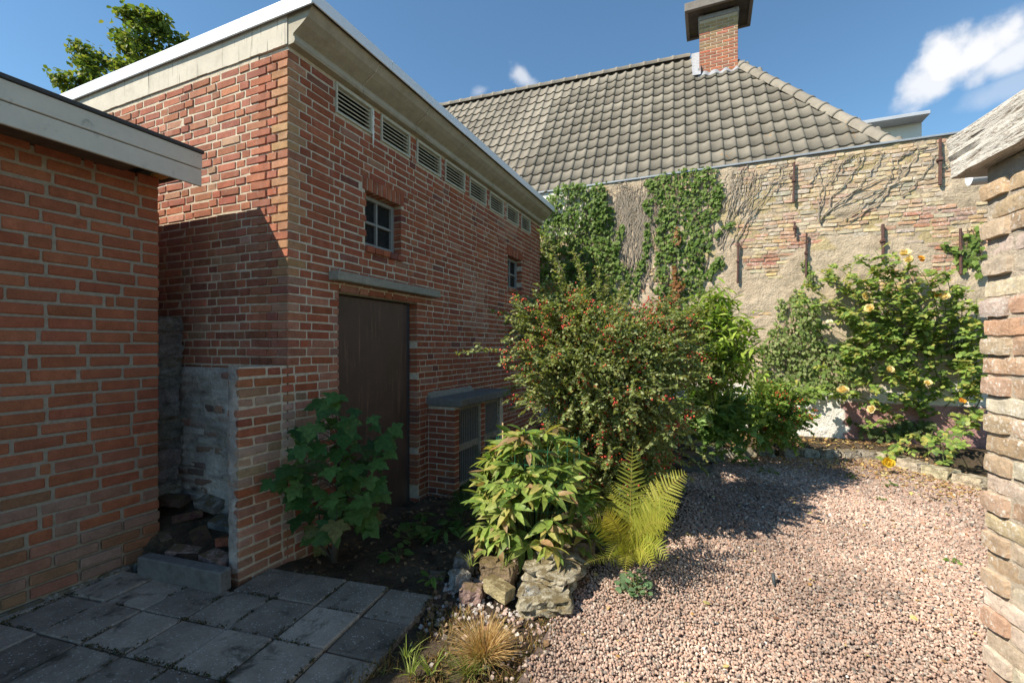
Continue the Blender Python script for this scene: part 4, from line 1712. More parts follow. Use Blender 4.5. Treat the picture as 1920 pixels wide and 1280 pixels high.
def small_masonry():
    # concrete kerb between annex and stub wall
    s = MB()
    v, f = rbox(.70, .085, .135, .008, .002, 3)
    ob = s.add(v, f).build('kerb_block', 'concrete_dark')
    ob.location = (-3.03, 1.80, .055); ob.rotation_euler = (0, 0, math.radians(6))
    tag(ob, 'dark concrete kerb block across the gap beside the annex', 'kerb')
    # rubble bricks lying in the gap
    spots = [((-3.22, 1.93, .10), .5, .1, (.30, .22, .19), 'pale loose brick at the front left behind the kerb'),
             ((-2.93, 1.94, .10), -.1, .05, (.33, .25, .22), 'pale loose brick at the front right behind the kerb'),
             ((-2.98, 2.10, .15), .35, -.2, (.26, .085, .05), 'red loose brick leaning in the rubble beside the stub wall'),
             ((-3.28, 2.06, .14), -.4, .2, (.10, .055, .045), 'dark loose brick in the middle of the rubble gap'),
             ((-3.20, 2.19, .20), .2, .25, (.13, .14, .14), 'grey loose block against the plastered wall foot'),
             ((-3.44, 2.0, .13), 1.2, .15, (.17, .13, .10), 'brownish loose brick close to the annex corner'),
             ((-3.52, 2.14, .22), .7, -.3, (.09, .04, .035), 'blackened loose brick at the back of the gap'),
             ((-3.42, 2.22, .30), .1, .3, (.22, .20, .18), 'small grey rubble lump at the back of the gap'),
             ((-3.70, 2.12, .32), .4, .1, (.12, .08, .06), 'dark rubble brick deepest in the gap')]
    for i, (p, rz, ti, c, lab) in enumerate(spots):
        stone('loose_brick', lab, 'brick', p, (.20, .11, .055), rz, c, i + 3, (ti, ti * .5), 'loose bricks in the gap', rough=.03, rnd_=.04)
    s = MB(); 
    s.add([(-4.4, 1.80, .05), (-2.78, 1.84, .05), (-2.80, 2.27, .09), (-3.3, 2.27, .20), (-4.4, 2.27, .38), (-4.4, 1.95, .28)], [(0, 1, 2, 3, 4, 5)])
    o = s.build('rubble_soil', 'soil'); tag(o, 'dark rubble soil filling the gap beside the annex', 'soil', kind='stuff')
    # stack of flat stones in the dark of the gap
    B = thing('stone_stack', 'narrow grey stack of flat stones in the dark gap behind the annex', 'stones', (-3.93, 2.13, .2))
    z = .3
    i = 0
    while z < 1.62:
        h = R.uniform(.06, .13)
        stone('flat_stone', None, None, (-3.955 + R.uniform(-.02, .02), 2.12, z + h / 2), (.30, .26, h * 1.1), R.uniform(-.2, .2), jcol((.21, .20, .18), .2), 50 + i, parent=B, rough=.06, rnd_=.08)
        z += h; i += 1
    # rockery round the peony
    def rk(px, py, z, size, rz, col, seed, lab, tilt=(0, 0), name='rock', rough=.14):
        p = onZ(px, py, z)
        size = tuple(a * .80 for a in size); col = tuple(a * .8 for a in col); p.z *= .8
        stone(name, lab, name.split('_')[-1], p, size, rz, col, seed, tilt, 'rockery stones around the peony', rough=rough, rnd_=.10)
    rk(1022, 1112, .035, (.36, .36, .115), .35, (.46, .42, .31), 1, 'lowest mossy limestone chunk at the rockery corner', (.05, -.05))
    rk(1040, 1056, .135, (.37, .40, .10), -.15, (.48, .43, .32), 2, 'large flat mossy limestone lying on top of the corner chunk', (.06, .08))
    rk(1030, 1022, .21, (.20, .13, .10), .5, (.52, .48, .40), 3, 'knobbly pale stone crowning the rockery')
    rk(1080, 1022, .15, (.30, .14, .18), .6, (.20, .17, .12), 4, 'brown tilted stone behind the rockery top', (.2, 0))
    rk(935, 1098, .075, (.225, .105, .095), -.32, (.46, .39, .22), 5, 'squared sandstone block in front of the rockery', (.02, .10), 'stone_block', .035)
    rk(885, 1112, .01, (.16, .12, .11), .3, (.34, .23, .21), 6, 'pinkish cobble left of the sandstone block')
    rk(862, 1082, .05, (.13, .11, .13), 1.0, (.36, .36, .34), 7, 'grey cobble standing left of the rockery')
    rk(870, 1052, .09, (.15, .12, .13), .2, (.25, .24, .22), 8, 'small dark grey stone at the left rockery end')
    rk(935, 1062, .12, (.27, .13, .14), -.1, (.26, .19, .12), 9, 'brown stone behind the sandstone block')
    rk(995, 1120, .03, (.13, .10, .13), .4, (.40, .39, .35), 10, 'grey lump between sandstone block and limestone chunk')
    rk(820, 1082, .0, (.12, .09, .07), .4, (.14, .12, .10), 12, 'flat dark stone sunk in the soil near the paving')
    # bed edging along the back
    pts = [(.05, 6.55), (.22, 6.75), (.45, 6.92), (.70, 7.02), (.98, 7.10), (1.22, 7.16), (1.46, 7.25), (1.70, 7.33), (1.92, 7.40)]
    where = ['leftmost', 'second', 'third', 'fourth', 'fifth', 'sixth', 'seventh', 'eighth', 'ninth']
    for i, (x, y) in enumerate(pts):
        stone('edging_stone', f'grey edging stone of the back bed, {where[i]} from the left', 'stone', (x, y, .035), (R.uniform(.17, .25), .15, .13), .25 + R.uniform(-.3, .3), jcol((.30, .27, .21), .2), 70 + i, (R.uniform(-.1, .1), 0), 'edging stones of the back bed', rough=.1, rnd_=.08)
    pr = [((2.14, 7.22), 'pale edging slab at the corner of the right bed'), ((2.24, 6.95), 'long pale edging slab in the middle of the right bed'), ((2.40, 6.66), 'cream edging slab of the right bed nearer the shed'), ((2.56, 6.36), 'grey edging slab nearest the shed wall')]
    for i, ((x, y), lab) in enumerate(pr):
        stone('edging_slab', lab, 'stone', (x, y, .045), (.30, .17, .12), -1.05 + R.uniform(-.2, .2), jcol((.46, .40, .29), .15), 90 + i, (0, R.uniform(-.06, .06)), 'edging slabs of the right bed', rough=.07, rnd_=.05)
    # slates stacked under the shrub
    for i, (px, py, z, w) in enumerate(((1300, 873, .04, .36), (1310, 855, .10, .34), (1325, 838, .15, .30), (1318, 818, .19, .28))):
        p = onZ(px, py, z)
        stone('slate_slab', ('lowest', 'second lowest', 'second highest', 'topmost')[i] + ' grey slab of the stepped stack beside the berry shrub', 'slab', p, (w, .26, .075), .3 + i * .1, jcol((.17, .165, .155), .1), 120 + i, (0, R.uniform(-.05, .05)), 'slabs stacked beside the berry shrub', rough=.05, rnd_=.04)


small_masonry()

# ================================================================== plants
def fold_leaf(ys, hw, fold=.25, curl=.15):
    """leaf along +y: midrib with two halves"""
    v, t = [], []
    for y, w in zip(ys, hw):
        z = -curl * y * y
        v += [(-w, y, z + fold * w), (0, y, z), (w, y, z + fold * w)]
    for i in range(len(ys) - 1):
        a = 3 * i
        for o in (0, 1):
            t += [(a + o, a + o + 1, a + o + 4), (a + o, a + o + 4, a + o + 3)]
    return np.array(v, float), np.array(t)


def fan_leaf(outline, centre, cup=.12, droop=.2):
    v = [(*centre, 0.)]
    for i, (x, y) in enumerate(outline):
        v.append((x, y, -cup * (abs(x) ** 1.5) * 1.0 - droop * max(0, y - centre[1]) ** 2 + .015 * ((i * 7) % 5 - 2) / 2))
    n = len(outline)
    t = [(0, 1 + i, 1 + (i + 1) % n) for i in range(n)]
    return np.array(v, float), np.array(t)


def mirror(half):
    return half + [(-x, y) for x, y in reversed(half) if abs(x) > 1e-6]


LEAF = dict(
    small=[fold_leaf([0, .5, 1], [.08, .36, .0], .25, .12), fold_leaf([0, .45, 1], [.06, .42, .02], -.1, .2)],
    ovate=[fold_leaf([0, .2, .5, .8, 1], [.05, .30, .36, .20, 0], .22, .2), fold_leaf([0, .25, .5, .8, 1], [.05, .33, .35, .18, 0], .1, .35), fold_leaf([0, .25, .55, .8, 1], [.05, .28, .36, .22, 0], -.1, .1)],
    lance=[fold_leaf([0, .2, .45, .7, .88, 1], [.02, .10, .15, .12, .055, 0], .35, .3), fold_leaf([0, .2, .45, .7, .88, 1], [.02, .12, .165, .12, .05, 0], .2, .55), fold_leaf([0, .2, .45, .7, .88, 1], [.02, .095, .14, .125, .06, 0], .5, .1)],
    ivy=[fan_leaf(mirror([(0, 0), (.26, -.12), (.40, .02), (.34, .20), (.52, .40), (.26, .52), (0, 1.0)]), (0, .28), .2, .25),
         fan_leaf(mirror([(0, 0), (.28, -.10), (.44, .08), (.40, .28), (.44, .46), (.22, .62), (0, .95)]), (0, .3), -.1, .4)],
    maple=[fan_leaf(mirror([(0, 0), (.10, -.10), (.26, -.18), (.44, -.16), (.38, -.04), (.34, .04), (.52, .06), (.66, .20), (.80, .44), (.60, .44), (.46, .50), (.34, .46), (.36, .60), (.30, .78), (.18, .84), (.10, .98), (0, 1.12)]), (0, .22), .22, .22),
           fan_leaf(mirror([(0, 0), (.12, -.10), (.28, -.16), (.42, -.10), (.36, .02), (.36, .08), (.56, .10), (.70, .28), (.78, .48), (.58, .46), (.44, .54), (.32, .48), (.36, .64), (.26, .80), (.16, .86), (.08, 1.0), (0, 1.10)]), (0, .22), .05, .4)],
    round=[fan_leaf(mirror([(0, 0), (.25, .02), (.38, .18), (.5, .38), (.42, .62), (.25, .6), (.18, .8), (0, .82)]), (0, .3), .15, .1)],
    tri=[(np.array([(-.5, 0, 0), (.5, 0, 0), (0, 1, 0)], float), np.array([(0, 1, 2)]))],
    strip=[fold_leaf([0, .35, .7, 1], [.5, .45, .3, 0], .3, .0)],
)


def unit(a):
    return a / np.maximum(np.linalg.norm(a, axis=-1, keepdims=True), 1e-9)


def frames(axis, normal):
    axis = unit(axis)
    side = unit(np.cross(axis, normal))
    nn = np.cross(side, axis)
    return np.stack([side, axis, nn], -1)          # columns


def scatter(temps, pos, axis, normal, size, col):
    """many copies merged: returns verts, tris, tint"""
    pos = np.asarray(pos, float); N = len(pos)
    F = frames(np.asarray(axis, float), np.asarray(normal, float))
    size = np.broadcast_to(np.asarray(size, float), (N,))
    col = np.asarray(col, float)
    pick = NR.integers(0, len(temps), N)
    Vs, Ts, Cs = [], [], []
    off = 0
    for k, (tv, tt) in enumerate(temps):
        m = pick == k
        n = int(m.sum())
        if n == 0: continue
        W = np.einsum('nij,vj->nvi', F[m], tv) * size[m][:, None, None] + pos[m][:, None, :]
        T = tt[None] + (np.arange(n) * len(tv))[:, None, None] + off
        Vs.append(W.reshape(-1, 3)); Ts.append(T.reshape(-1, 3)); Cs.append(np.repeat(col[m], len(tv), 0))
        off += n * len(tv)
    return np.concatenate(Vs), np.concatenate(Ts), np.concatenate(Cs)


def join(parts):
    off = 0; V, T, C = [], [], []
    for v, t, c in parts:
        V.append(v); T.append(t + off); C.append(c); off += len(v)
    return np.concatenate(V), np.concatenate(T), np.concatenate(C)


def cols(pal, n, var=.22, p=None):
    pal = np.array(pal)
    return pal[NR.choice(len(pal), n, p=p)] * NR.uniform(1 - var, 1 + var, (n, 1))


def rnd(n, s=1.):
    return NR.normal(0, s, (n, 3))


LEAFMESH = {}


def leaf_objects(kind, name, parent, pos, axis, normal, size, col):
    """single leaves, each an object sharing mesh data"""
    F = frames(np.asarray(axis, float), np.asarray(normal, float))
    for i in range(len(pos)):
        k = NR.integers(0, len(LEAF[kind]))
        if (kind, k) not in LEAFMESH:
            tv, tt = LEAF[kind][k]
            me = bpy.data.meshes.new(name); me.from_pydata([tuple(p) for p in tv], [], [tuple(map(int, t)) for t in tt])
            me.polygons.foreach_set('use_smooth', [True] * len(me.polygons))
            me.materials.append(M['leaf_obj']); LEAFMESH[(kind, k)] = me
        o = bpy.data.objects.new(name, LEAFMESH[(kind, k)])
        COL.objects.link(o); par(o, parent)
        m = Matrix([list(F[i][r]) for r in range(3)]).to_4x4()
        o.matrix_basis = Matrix.Translation(Vector(pos[i])) @ m @ Matrix.Diagonal((size[i], size[i], size[i], 1))
        o.color = (*[float(c) for c in col[i]], 1)


def bez(a, b, c, n):
    a, b, c = Vector(a), Vector(b), Vector(c)
    return [a * (1 - t) ** 2 + b * 2 * t * (1 - t) + c * t * t for t in [i / (n - 1) for i in range(n)]]


# ---------------------------------------------------------------- ivy on the back wall
IVY = [(.11, .19, .035), (.14, .22, .045), (.08, .14, .03), (.17, .25, .055), (.20, .27, .08)]


def ivy_plant(label, polys, loc, off=(.02, .10), dens=760, size=(.034, .080), pal=IVY, strands=(), rust=()):
    B = thing('ivy', label, 'ivy', loc)
    P = []
    for poly in polys:
        w = [wz(*p) for p in poly]
        x0, x1 = min(p[0] for p in w), max(p[0] for p in w); z0, z1 = min(p[1] for p in w), max(p[1] for p in w)
        n = int((x1 - x0) * (z1 - z0) * dens)
        for _ in range(n):
            x, z = R.uniform(x0, x1), R.uniform(z0, z1)
            e = .15 * nz(x, z, 1, 6) + .09 * nz(x, z, 3, 15)
            if inside(w, x + e, z + e * .6):
                thick = .5 + .5 * nz(x, z, 7, 3.5)
                P.append((x, YB - R.uniform(off[0], off[0] + (off[1] - off[0]) * max(.1, thick)), z))
    for strand in strands:
        w = [wz(*p) for p in strand]
        for a, b in zip(w, w[1:]):
            L = math.hypot(a[0] - b[0], a[1] - b[1])
            for i in range(int(L * 150)):
                t = R.random()
                P.append((a[0] + (b[0] - a[0]) * t + R.gauss(0, .035), YB - R.uniform(.02, .06), a[1] + (b[1] - a[1]) * t + R.gauss(0, .02)))
    n_green = len(P)
    for strand in rust:
        w = [wz(*p) for p in strand]
        for a, b in zip(w, w[1:]):
            for i in range(int(math.hypot(a[0] - b[0], a[1] - b[1]) * 60)):
                t = R.random()
                P.append((a[0] + (b[0] - a[0]) * t + R.gauss(0, .03), YB - R.uniform(.09, .125), a[1] + (b[1] - a[1]) * t))
    P = np.array(P); n = len(P)
    nrm = np.array([-.2, -1, .45]) + rnd(n, .25)
    ax = np.array([0, -.25, -1.]) + rnd(n, .4)
    c = cols(pal, n, .25)
    c[n_green:] = cols([(.26, .12, .05), (.30, .17, .06), (.22, .10, .04)], n - n_green, .2) if n > n_green else c[n_green:]
    v = scatter(LEAF['ivy'], P, ax, nrm, NR.uniform(*size, n), c)
    np_mesh('leaves', *v, 'leaf_att', B, kind='stuff')
    # stems under the leaves
    mb = MB()
    for poly in polys:
        w = [wz(*p) for p in poly]
        xs = [p[0] for p in w]; zmin, zmax = min(p[1] for p in w), max(p[1] for p in w)
        for _ in range(int((max(xs) - min(xs)) * 22)):
            x = R.uniform(min(xs), max(xs)); z = zmin
            pts = []
            while z < zmax:
                x += R.uniform(-.05, .05); 
                if inside(w, x, z): pts.append((x, YB - .03, z))
                z += .12
            if len(pts) > 2: mb.tube(pts, [R.uniform(.004, .008)] * len(pts), 4)
    if mb.v: mb.build('stems', 'twig', B, kind='stuff')


def ivies():
    ivy_plant('dense ivy column hanging down the middle of the back wall',
              [[(1208, 338), (1262, 322), (1300, 314), (1338, 310), (1347, 350), (1333, 400), (1340, 440), (1330, 480), (1318, 540), (1310, 600), (1240, 600), (1233, 520), (1228, 460), (1234, 420), (1225, 370)]], (-.9, 7.95, .2),
              strands=[[(1350, 345), (1345, 380), (1338, 410)], [(1345, 440), (1368, 418)], [(1335, 500), (1352, 480)], [(1325, 520), (1350, 490)], [(1205, 380), (1222, 400)], [(1215, 420), (1212, 470), (1200, 500)], [(1205, 490), (1195, 520), (1190, 560)]], rust=[[(1268, 425), (1272, 460)], [(1265, 500), (1268, 575)], [(1275, 520), (1280, 545)]])
    ivy_plant('dark ivy mass beside the outbuilding corner on the back wall',
              [[(1010, 390), (1048, 352), (1085, 345), (1138, 347), (1140, 400), (1135, 440), (1160, 470), (1168, 520), (1162, 600), (1010, 610), (1000, 500)], [(1110, 350), (1140, 345), (1142, 440), (1112, 440)]], (-2.3, 7.95, .2), off=(.03, .28),
              strands=[[(1146, 390), (1144, 440), (1140, 470)], [(1168, 418), (1160, 450), (1152, 500)], [(1180, 500), (1172, 560)]])
    ivy_plant('small light green ivy patch in the right corner of the back wall',
              [[(1812, 430), (1834, 412), (1846, 440), (1846, 530), (1815, 520), (1790, 500), (1788, 470), (1808, 462)]], (3.3, 7.95, 2.2), dens=420, size=(.06, .095), pal=[(.16, .24, .05), (.12, .2, .045), (.2, .27, .07)], strands=[[(1768, 461), (1800, 470)]])
    ivy_plant('grey-green ivy spreading over the wall left of the roses',
              [[(1412, 700), (1430, 640), (1460, 590), (1470, 620), (1478, 560), (1500, 545), (1530, 570), (1545, 640), (1600, 640), (1640, 680), (1620, 715), (1560, 735), (1505, 740), (1480, 765), (1430, 770)]], (1.1, 7.95, .2), off=(.04, .42), dens=1100, size=(.032, .065), pal=[(.16, .235, .06), (.20, .27, .08), (.26, .32, .12), (.12, .18, .05), (.32, .36, .16)],
              strands=[[(1520, 540), (1512, 500), (1508, 490)], [(1462, 600), (1466, 560)], [(1500, 560), (1492, 545)]])
    ivy_plant('low ivy creeping along the pink plinth under the roses',
              [[(1588, 775), (1610, 780), (1640, 800), (1690, 790), (1730, 785), (1745, 805), (1690, 818), (1640, 822), (1600, 808)]], (1.9, 7.9, .2), off=(.03, .3), dens=1100, size=(.05, .08), pal=[(.12, .17, .06), (.15, .2, .08), (.09, .14, .04)])
    # red-stemmed dying strand inside the middle column
    # dead vine stems
    B = thing('dead_vine', 'bare grey dead vine stems fanning over the back wall', 'vine', (.5, 7.95, 2))
    mb = MB()

    def stem(pts, r=.008, wob=.02, n=5):
        w = [wz(*p) for p in pts]
        out = []
        for a, b in zip(w, w[1:]):
            for i in range(n):
                t = i / n
                out.append((a[0] + (b[0] - a[0]) * t + R.uniform(-wob, wob), YB - .022 - R.uniform(0, .018), a[1] + (b[1] - a[1]) * t + R.uniform(-wob, wob) * .5))
        out.append((w[-1][0], YB - .02, w[-1][1]))
        mb.tube(out, [r * (1 - .6 * i / len(out)) + .0015 for i in range(len(out))], 5)
    main = [[(1594, 416), (1639, 384), (1674, 346), (1697, 318), (1718, 292), (1721, 281), (1756, 274)], [(1580, 414), (1610, 395), (1646, 363), (1664, 344), (1670, 330)], [(1692, 367), (1711, 349), (1732, 325), (1753, 292)],
            [(1545, 400), (1580, 381), (1610, 349), (1634, 323), (1657, 285)], [(1767, 320), (1791, 292)], [(1536, 420), (1540, 380), (1552, 340), (1566, 305)], [(1540, 415), (1560, 370), (1590, 335), (1622, 295)], [(1545, 402), (1600, 360), (1668, 330), (1672, 300)],
            [(1536, 420), (1534, 380), (1540, 350), (1535, 310)], [(1560, 395), (1610, 372), (1690, 340), (1750, 335)]]
    for p in main: stem(p, R.uniform(.005, .010), .022)
    for _ in range(10):
        j = R.uniform(-24, 24)
        stem([(1362 + j, 462 + R.uniform(-20, 10)), (1378 + j, 425), (1396 + j * 1.4, 385), (1415 + j * 1.9, 345), (1436 + j * 2.5 + R.uniform(-25, 25), 312 + R.uniform(-4, 30))], R.uniform(.003, .007), .02)
    for _ in range(14):
        j = R.uniform(-16, 60)
        stem([(1352 + j, 400), (1370 + j, 360), (1375 + j * 1.1, 320)], R.uniform(.003, .007), .03)
    for _ in range(14):
        x = R.uniform(1400, 1680); y = 312 - (x - 1400) * .13
        stem([(x, y + R.uniform(20, 60)), (x + R.uniform(5, 30), y + 12), (x + R.uniform(10, 60), y)], R.uniform(.003, .006), .03)
    mb.build('stem', 'deadstem', B, smooth=True, kind='stuff')
    B = thing('dead_ivy', 'grey mat of dead ivy stems between the two green ivies', 'vine', (-1.4, 7.95, 2))
    mb = MB()
    for _ in range(120):
        x = R.uniform(1138, 1228) + R.gauss(0, 5); y0 = R.uniform(345, 380) ; y1 = y0 + R.uniform(60, 190)
        if x < 1160: y1 = min(y1, 470)
        stem([(x, y1), (x + R.uniform(-14, 14), (y0 + y1) / 2), (x + R.uniform(-20, 20), y0)], R.uniform(.002, .006), .05, 6)
    for _ in range(70):
        x = R.uniform(1145, 1225); y = R.uniform(350, 460)
        stem([(x, y), (x + R.uniform(-22, 22), y - R.uniform(5, 25))], R.uniform(.002, .004), .03, 4)
    mb.build('stem', 'deadstem', B, smooth=True, kind='stuff')


ivies()


# ---------------------------------------------------------------- berry shrub (twigs with paired leaves)
def shrub(label, loc, lobes, twigs, pal, leaf=(.014, .022), berries=0, berry_col=((.50, .05, .03), (.55, .10, .03), (.42, .03, .03)), sprays=(), name='shrub', inner=.5, fill=6000, twl=(.25, .5), step=.013, clump=None, kind='small', droop=.25, seed=1, lean=Vector((0, 0, 0))):
    B = thing(name, label, 'shrub', loc)
    base = Vector(loc)
    mb = MB()
    LP, LA, LN, LC = [], [], [], []
    BP = []
    rr = random.Random(seed)

    def leafy(pts, dens=1., lift=None):
        """paired leaves along a polyline"""
        for a, b in zip(pts, pts[1:]):
            d = b - a; L = d.length
            if L < 1e-5: continue
            d.normalize()
            s = d.cross(Vector((rr.gauss(0, .5), rr.gauss(0, .5), 1))).normalized()
            n = max(1, int(L / step * dens))
            for i in range(n):
                p = a + d * (L * (i + rr.random()) / n)
                for sg in (-1, 1):
                    LP.append(p); LA.append(s * sg + d * .55 + Vector((rr.gauss(0, .25), rr.gauss(0, .25), rr.gauss(0, .25)))); LN.append(Vector((rr.gauss(0, .4), rr.gauss(0, .4), 1)) + s * sg * .2)
    def branch(a, b, sag):
        mid = (a + b) / 2 + Vector((rr.gauss(0, .05), rr.gauss(0, .05), sag))
        return bez(a, mid, b, 7)
    for (c, rad, k) in lobes:
        c = Vector(c)
        for _ in range(int(twigs * k)):
            v = Vector((rr.gauss(0, 1), rr.gauss(0, 1), rr.gauss(0, 1))).normalized()
            e = Vector((v.x * rad[0], v.y * rad[1], v.z * rad[2]))
            wobble = 1 + .22 * nz(v.x * 2, v.y * 2, v.z * 2 + seed, 1.0) * 2
            f0 = rr.uniform(inner, .92)
            out = (c + e * f0 * wobble)
            d = (e.normalized() + Vector((rr.gauss(0, .45), rr.gauss(0, .45), rr.gauss(0, .3))) + Vector((0, 0, .15))).normalized()
            L = rr.uniform(*twl)
            tip = out + d * L * .6 + Vector((0, 0, -droop * L * rr.random()))
            pts = branch(out - d * L * .4, tip, .05)
            if pts[0].z < .02 or tip.z < .03: continue
            mb.tube(pts, [.003 - .0004 * i for i in range(7)], 3, cap=False)
            leafy(pts)
            if berries and rr.random() < .5 * berries and (clump is None or nz(tip.x, tip.y, tip.z, 3.2) > clump):
                q = pts[rr.randrange(2, 6)]
                for _ in range(rr.randrange(4, 12)):
                    BP.append(q + Vector((rr.gauss(0, .03), rr.gauss(0, .03), rr.gauss(0, .02))))
        for _ in range(int(5 * k)):                       # limbs
            v = Vector((rr.gauss(0, 1), rr.gauss(0, 1), rr.gauss(0, .6))).normalized()
            e = c + Vector((v.x * rad[0], v.y * rad[1], v.z * rad[2])) * .75
            mb.tube(bez(base + Vector((rr.gauss(0, .08), rr.gauss(0, .08), 0)), (base + c) / 2 + Vector((0, 0, .2)), e, 9), [.016 - .0014 * i for i in range(9)], 5)
        for _ in range(int(fill * k)):                    # shaded inner leaves
            v = Vector((rr.gauss(0, 1), rr.gauss(0, 1), rr.gauss(0, 1))).normalized()
            f0 = rr.random() ** .5 * .92
            p = c + Vector((v.x * rad[0], v.y * rad[1], v.z * rad[2])) * f0
            if p.z < .02: continue
            LP.append(p); LA.append(Vector((rr.gauss(0, 1), rr.gauss(0, 1), rr.gauss(0, 1)))); LN.append(Vector((rr.gauss(0, .6), rr.gauss(0, .6), 1)))
    for (a, m, b, side, bb) in sprays:
        pts = bez(a, m, b, 14)
        mb.tube(pts, [.0055 - .0003 * i for i in range(14)], 4)
        leafy(pts[3:], .9)
        for i in range(4, 13):
            for _ in range(side):
                d = (pts[i] - pts[i - 1]).normalized()
                t = (d + Vector((rr.gauss(0, .6), rr.gauss(0, .6), rr.gauss(0, .5)))).normalized() * rr.uniform(.06, .16) * (1.25 - i / 14)
                sp = bez(pts[i], pts[i] + t * .6 + Vector((0, 0, .01)), pts[i] + t, 4)
                mb.tube(sp, [.0025] * 4, 3, cap=False); leafy(sp)
            if rr.random() < bb:
                for _ in range(rr.randrange(2, 7)): BP.append(pts[i] + Vector((rr.gauss(0, .022), rr.gauss(0, .022), rr.gauss(0, .018))))
    n = len(LP)
    v = scatter(LEAF[kind], np.array([tuple(p) for p in LP]), np.array([tuple(p) for p in LA]), np.array([tuple(p) for p in LN]), NR.uniform(*leaf, n), cols(pal, n, .28))
    np_mesh('leaves', *v, 'leaf_att', B, kind='stuff')
    mb.build('branches', 'twig', B, kind='stuff')
    if BP:
        n = len(BP)
        o8 = (np.array([(1, 0, 0), (-1, 0, 0), (0, 1, 0), (0, -1, 0), (0, 0, 1), (0, 0, -1), (.7, .7, 0), (-.7, .7, 0), (.7, -.7, 0), (-.7, -.7, 0)], float)[:6],
              np.array([(0, 2, 4), (2, 1, 4), (1, 3, 4), (3, 0, 4), (2, 0, 5), (1, 2, 5), (3, 1, 5), (0, 3, 5)]))
        v = scatter([o8], np.array([tuple(p) for p in BP]), rnd(n), rnd(n), NR.uniform(.007, .011, n), cols(berry_col, n, .2))
        np_mesh('berries', *v, 'berry', B, smooth=True, kind='stuff')
    return B


COT = [(.26, .32, .12), (.22, .28, .10), (.33, .38, .17), (.18, .24, .075), (.38, .41, .21), (.28, .27, .09)]


def shrubs():
    c = atT(1130, 700, 3.75)
    c2 = atT(1175, 850, 3.85)
    b0 = (c.x + .05, c.y + .15, .0)
    sprays = []

    def sp(px, py, t, up=.1, side=2, bb=.3, start=None):
        b = atT(px, py, t)
        a = start if start is not None else c + (b - c) * .35
        m = (a + b) / 2 + Vector((0, 0, up))
        sprays.append((a, m, b, side, bb))
    sp(856, 662, 3.35, .14, 1, .3); sp(938, 672, 3.4, .06, 2, .6); sp(940, 640, 3.4, .1, 2, .7); sp(950, 712, 3.4, .1, 2, .2); sp(963, 715, 3.35, .08, 2, .2)
    sp(945, 600, 3.6, .12, 2, .1); sp(965, 590, 3.7, .1, 2, .1); sp(1000, 545, 3.8, .1, 2, .1); sp(972, 610, 3.6, .1, 2, .1)
    sp(1005, 428, 4.0, .25, 1, 0); sp(1017, 470, 4.0, .2, 1, 0); sp(1072, 468, 4.1, .12, 1, 0); sp(1080, 480, 4., .2, 1, 0); sp(1045, 520, 3.9, .1, 2, 0); sp(1120, 500, 4., .1, 2, 0); sp(1140, 515, 4., .1, 2, 0); sp(1170, 530, 3.9, .1, 2, .1)
    sp(1010, 575, 3.6, .1, 2, .3); sp(1225, 745, 3.2, .2, 2, .1); sp(1238, 725, 3.2, .18, 2, .2); sp(1262, 655, 3.4, .2, 2, .1); sp(1300, 640, 3.6, .1, 2, 0); sp(1095, 760, 3.2, .15, 2, .3); sp(1120, 775, 3.2, .15, 2, .2)
    sp(1318, 580, 4., .1, 2, 0); sp(1290, 560, 4., .1, 2, 0); sp(1000, 760, 3.4, .1, 2, .2)
    sp(1330, 890, 4.3, .3, 1, 0, c2); sp(1345, 870, 4.4, .35, 1, 0, c2)
    shrub('large arching berry shrub with small grey-green leaves and red berries', b0,
          [(tuple(c), (.74, .60, .64), 1.0), (tuple(c2), (.40, .5, .50), .45), (tuple(atT(1245, 640, 4.1)), (.30, .32, .34), .2), (tuple(atT(1050, 610, 4.0)), (.45, .45, .35), .3)],
          640, COT, (.022, .034), 1.6, sprays=sprays, name='berry_shrub', fill=14000, clump=-.15, seed=5)
    shrub('low glossy berry bush with red fruit in front of the white wall patch', tuple(onZ(1450, 838, 0)), [(tuple(atT(1445, 772, 5.7)), (.38, .32, .36), 1.)], 190,
          [(.22, .34, .07), (.27, .38, .085), (.17, .27, .055), (.32, .40, .11)], (.030, .050), 2., ((.60, .05, .03), (.62, .11, .04)), name='berry_bush', fill=2200, clump=-.3, kind='ovate', seed=9)
    shrub('light green long-leaved sapling between berry shrub and ivy', tuple(onZ(1370, 800, .05)), [(tuple(atT(1352, 655, 4.6)), (.30, .28, .45), 1.), (tuple(atT(1338, 590, 4.6)), (.22, .22, .26), .5)], 55,
          [(.32, .43, .065), (.27, .39, .06), (.38, .48, .10), (.20, .31, .05)], (.075, .125), name='sapling', fill=380, step=.05, kind='lance', seed=12, droop=.5)
    shrub('fine-leaved dark green shrub left of the light green sapling', tuple(onZ(1300, 820, .05)), [(tuple(atT(1318, 650, 4.7)), (.40, .32, .46), 1.)], 200,
          [(.25, .30, .09), (.31, .36, .13), (.19, .25, .07)], (.018, .03), name='fine_shrub', fill=6500, seed=15)
    shrub('dark lobed-leaved undergrowth below the fine-leaved shrub', tuple(onZ(1340, 830, .02)), [(tuple(atT(1335, 775, 5.2)), (.42, .36, .34), 1.)], 70,
          [(.18, .30, .08), (.23, .36, .11), (.13, .22, .06)], (.06, .10), name='undergrowth', fill=900, step=.04, kind='ivy', seed=18)


shrubs()


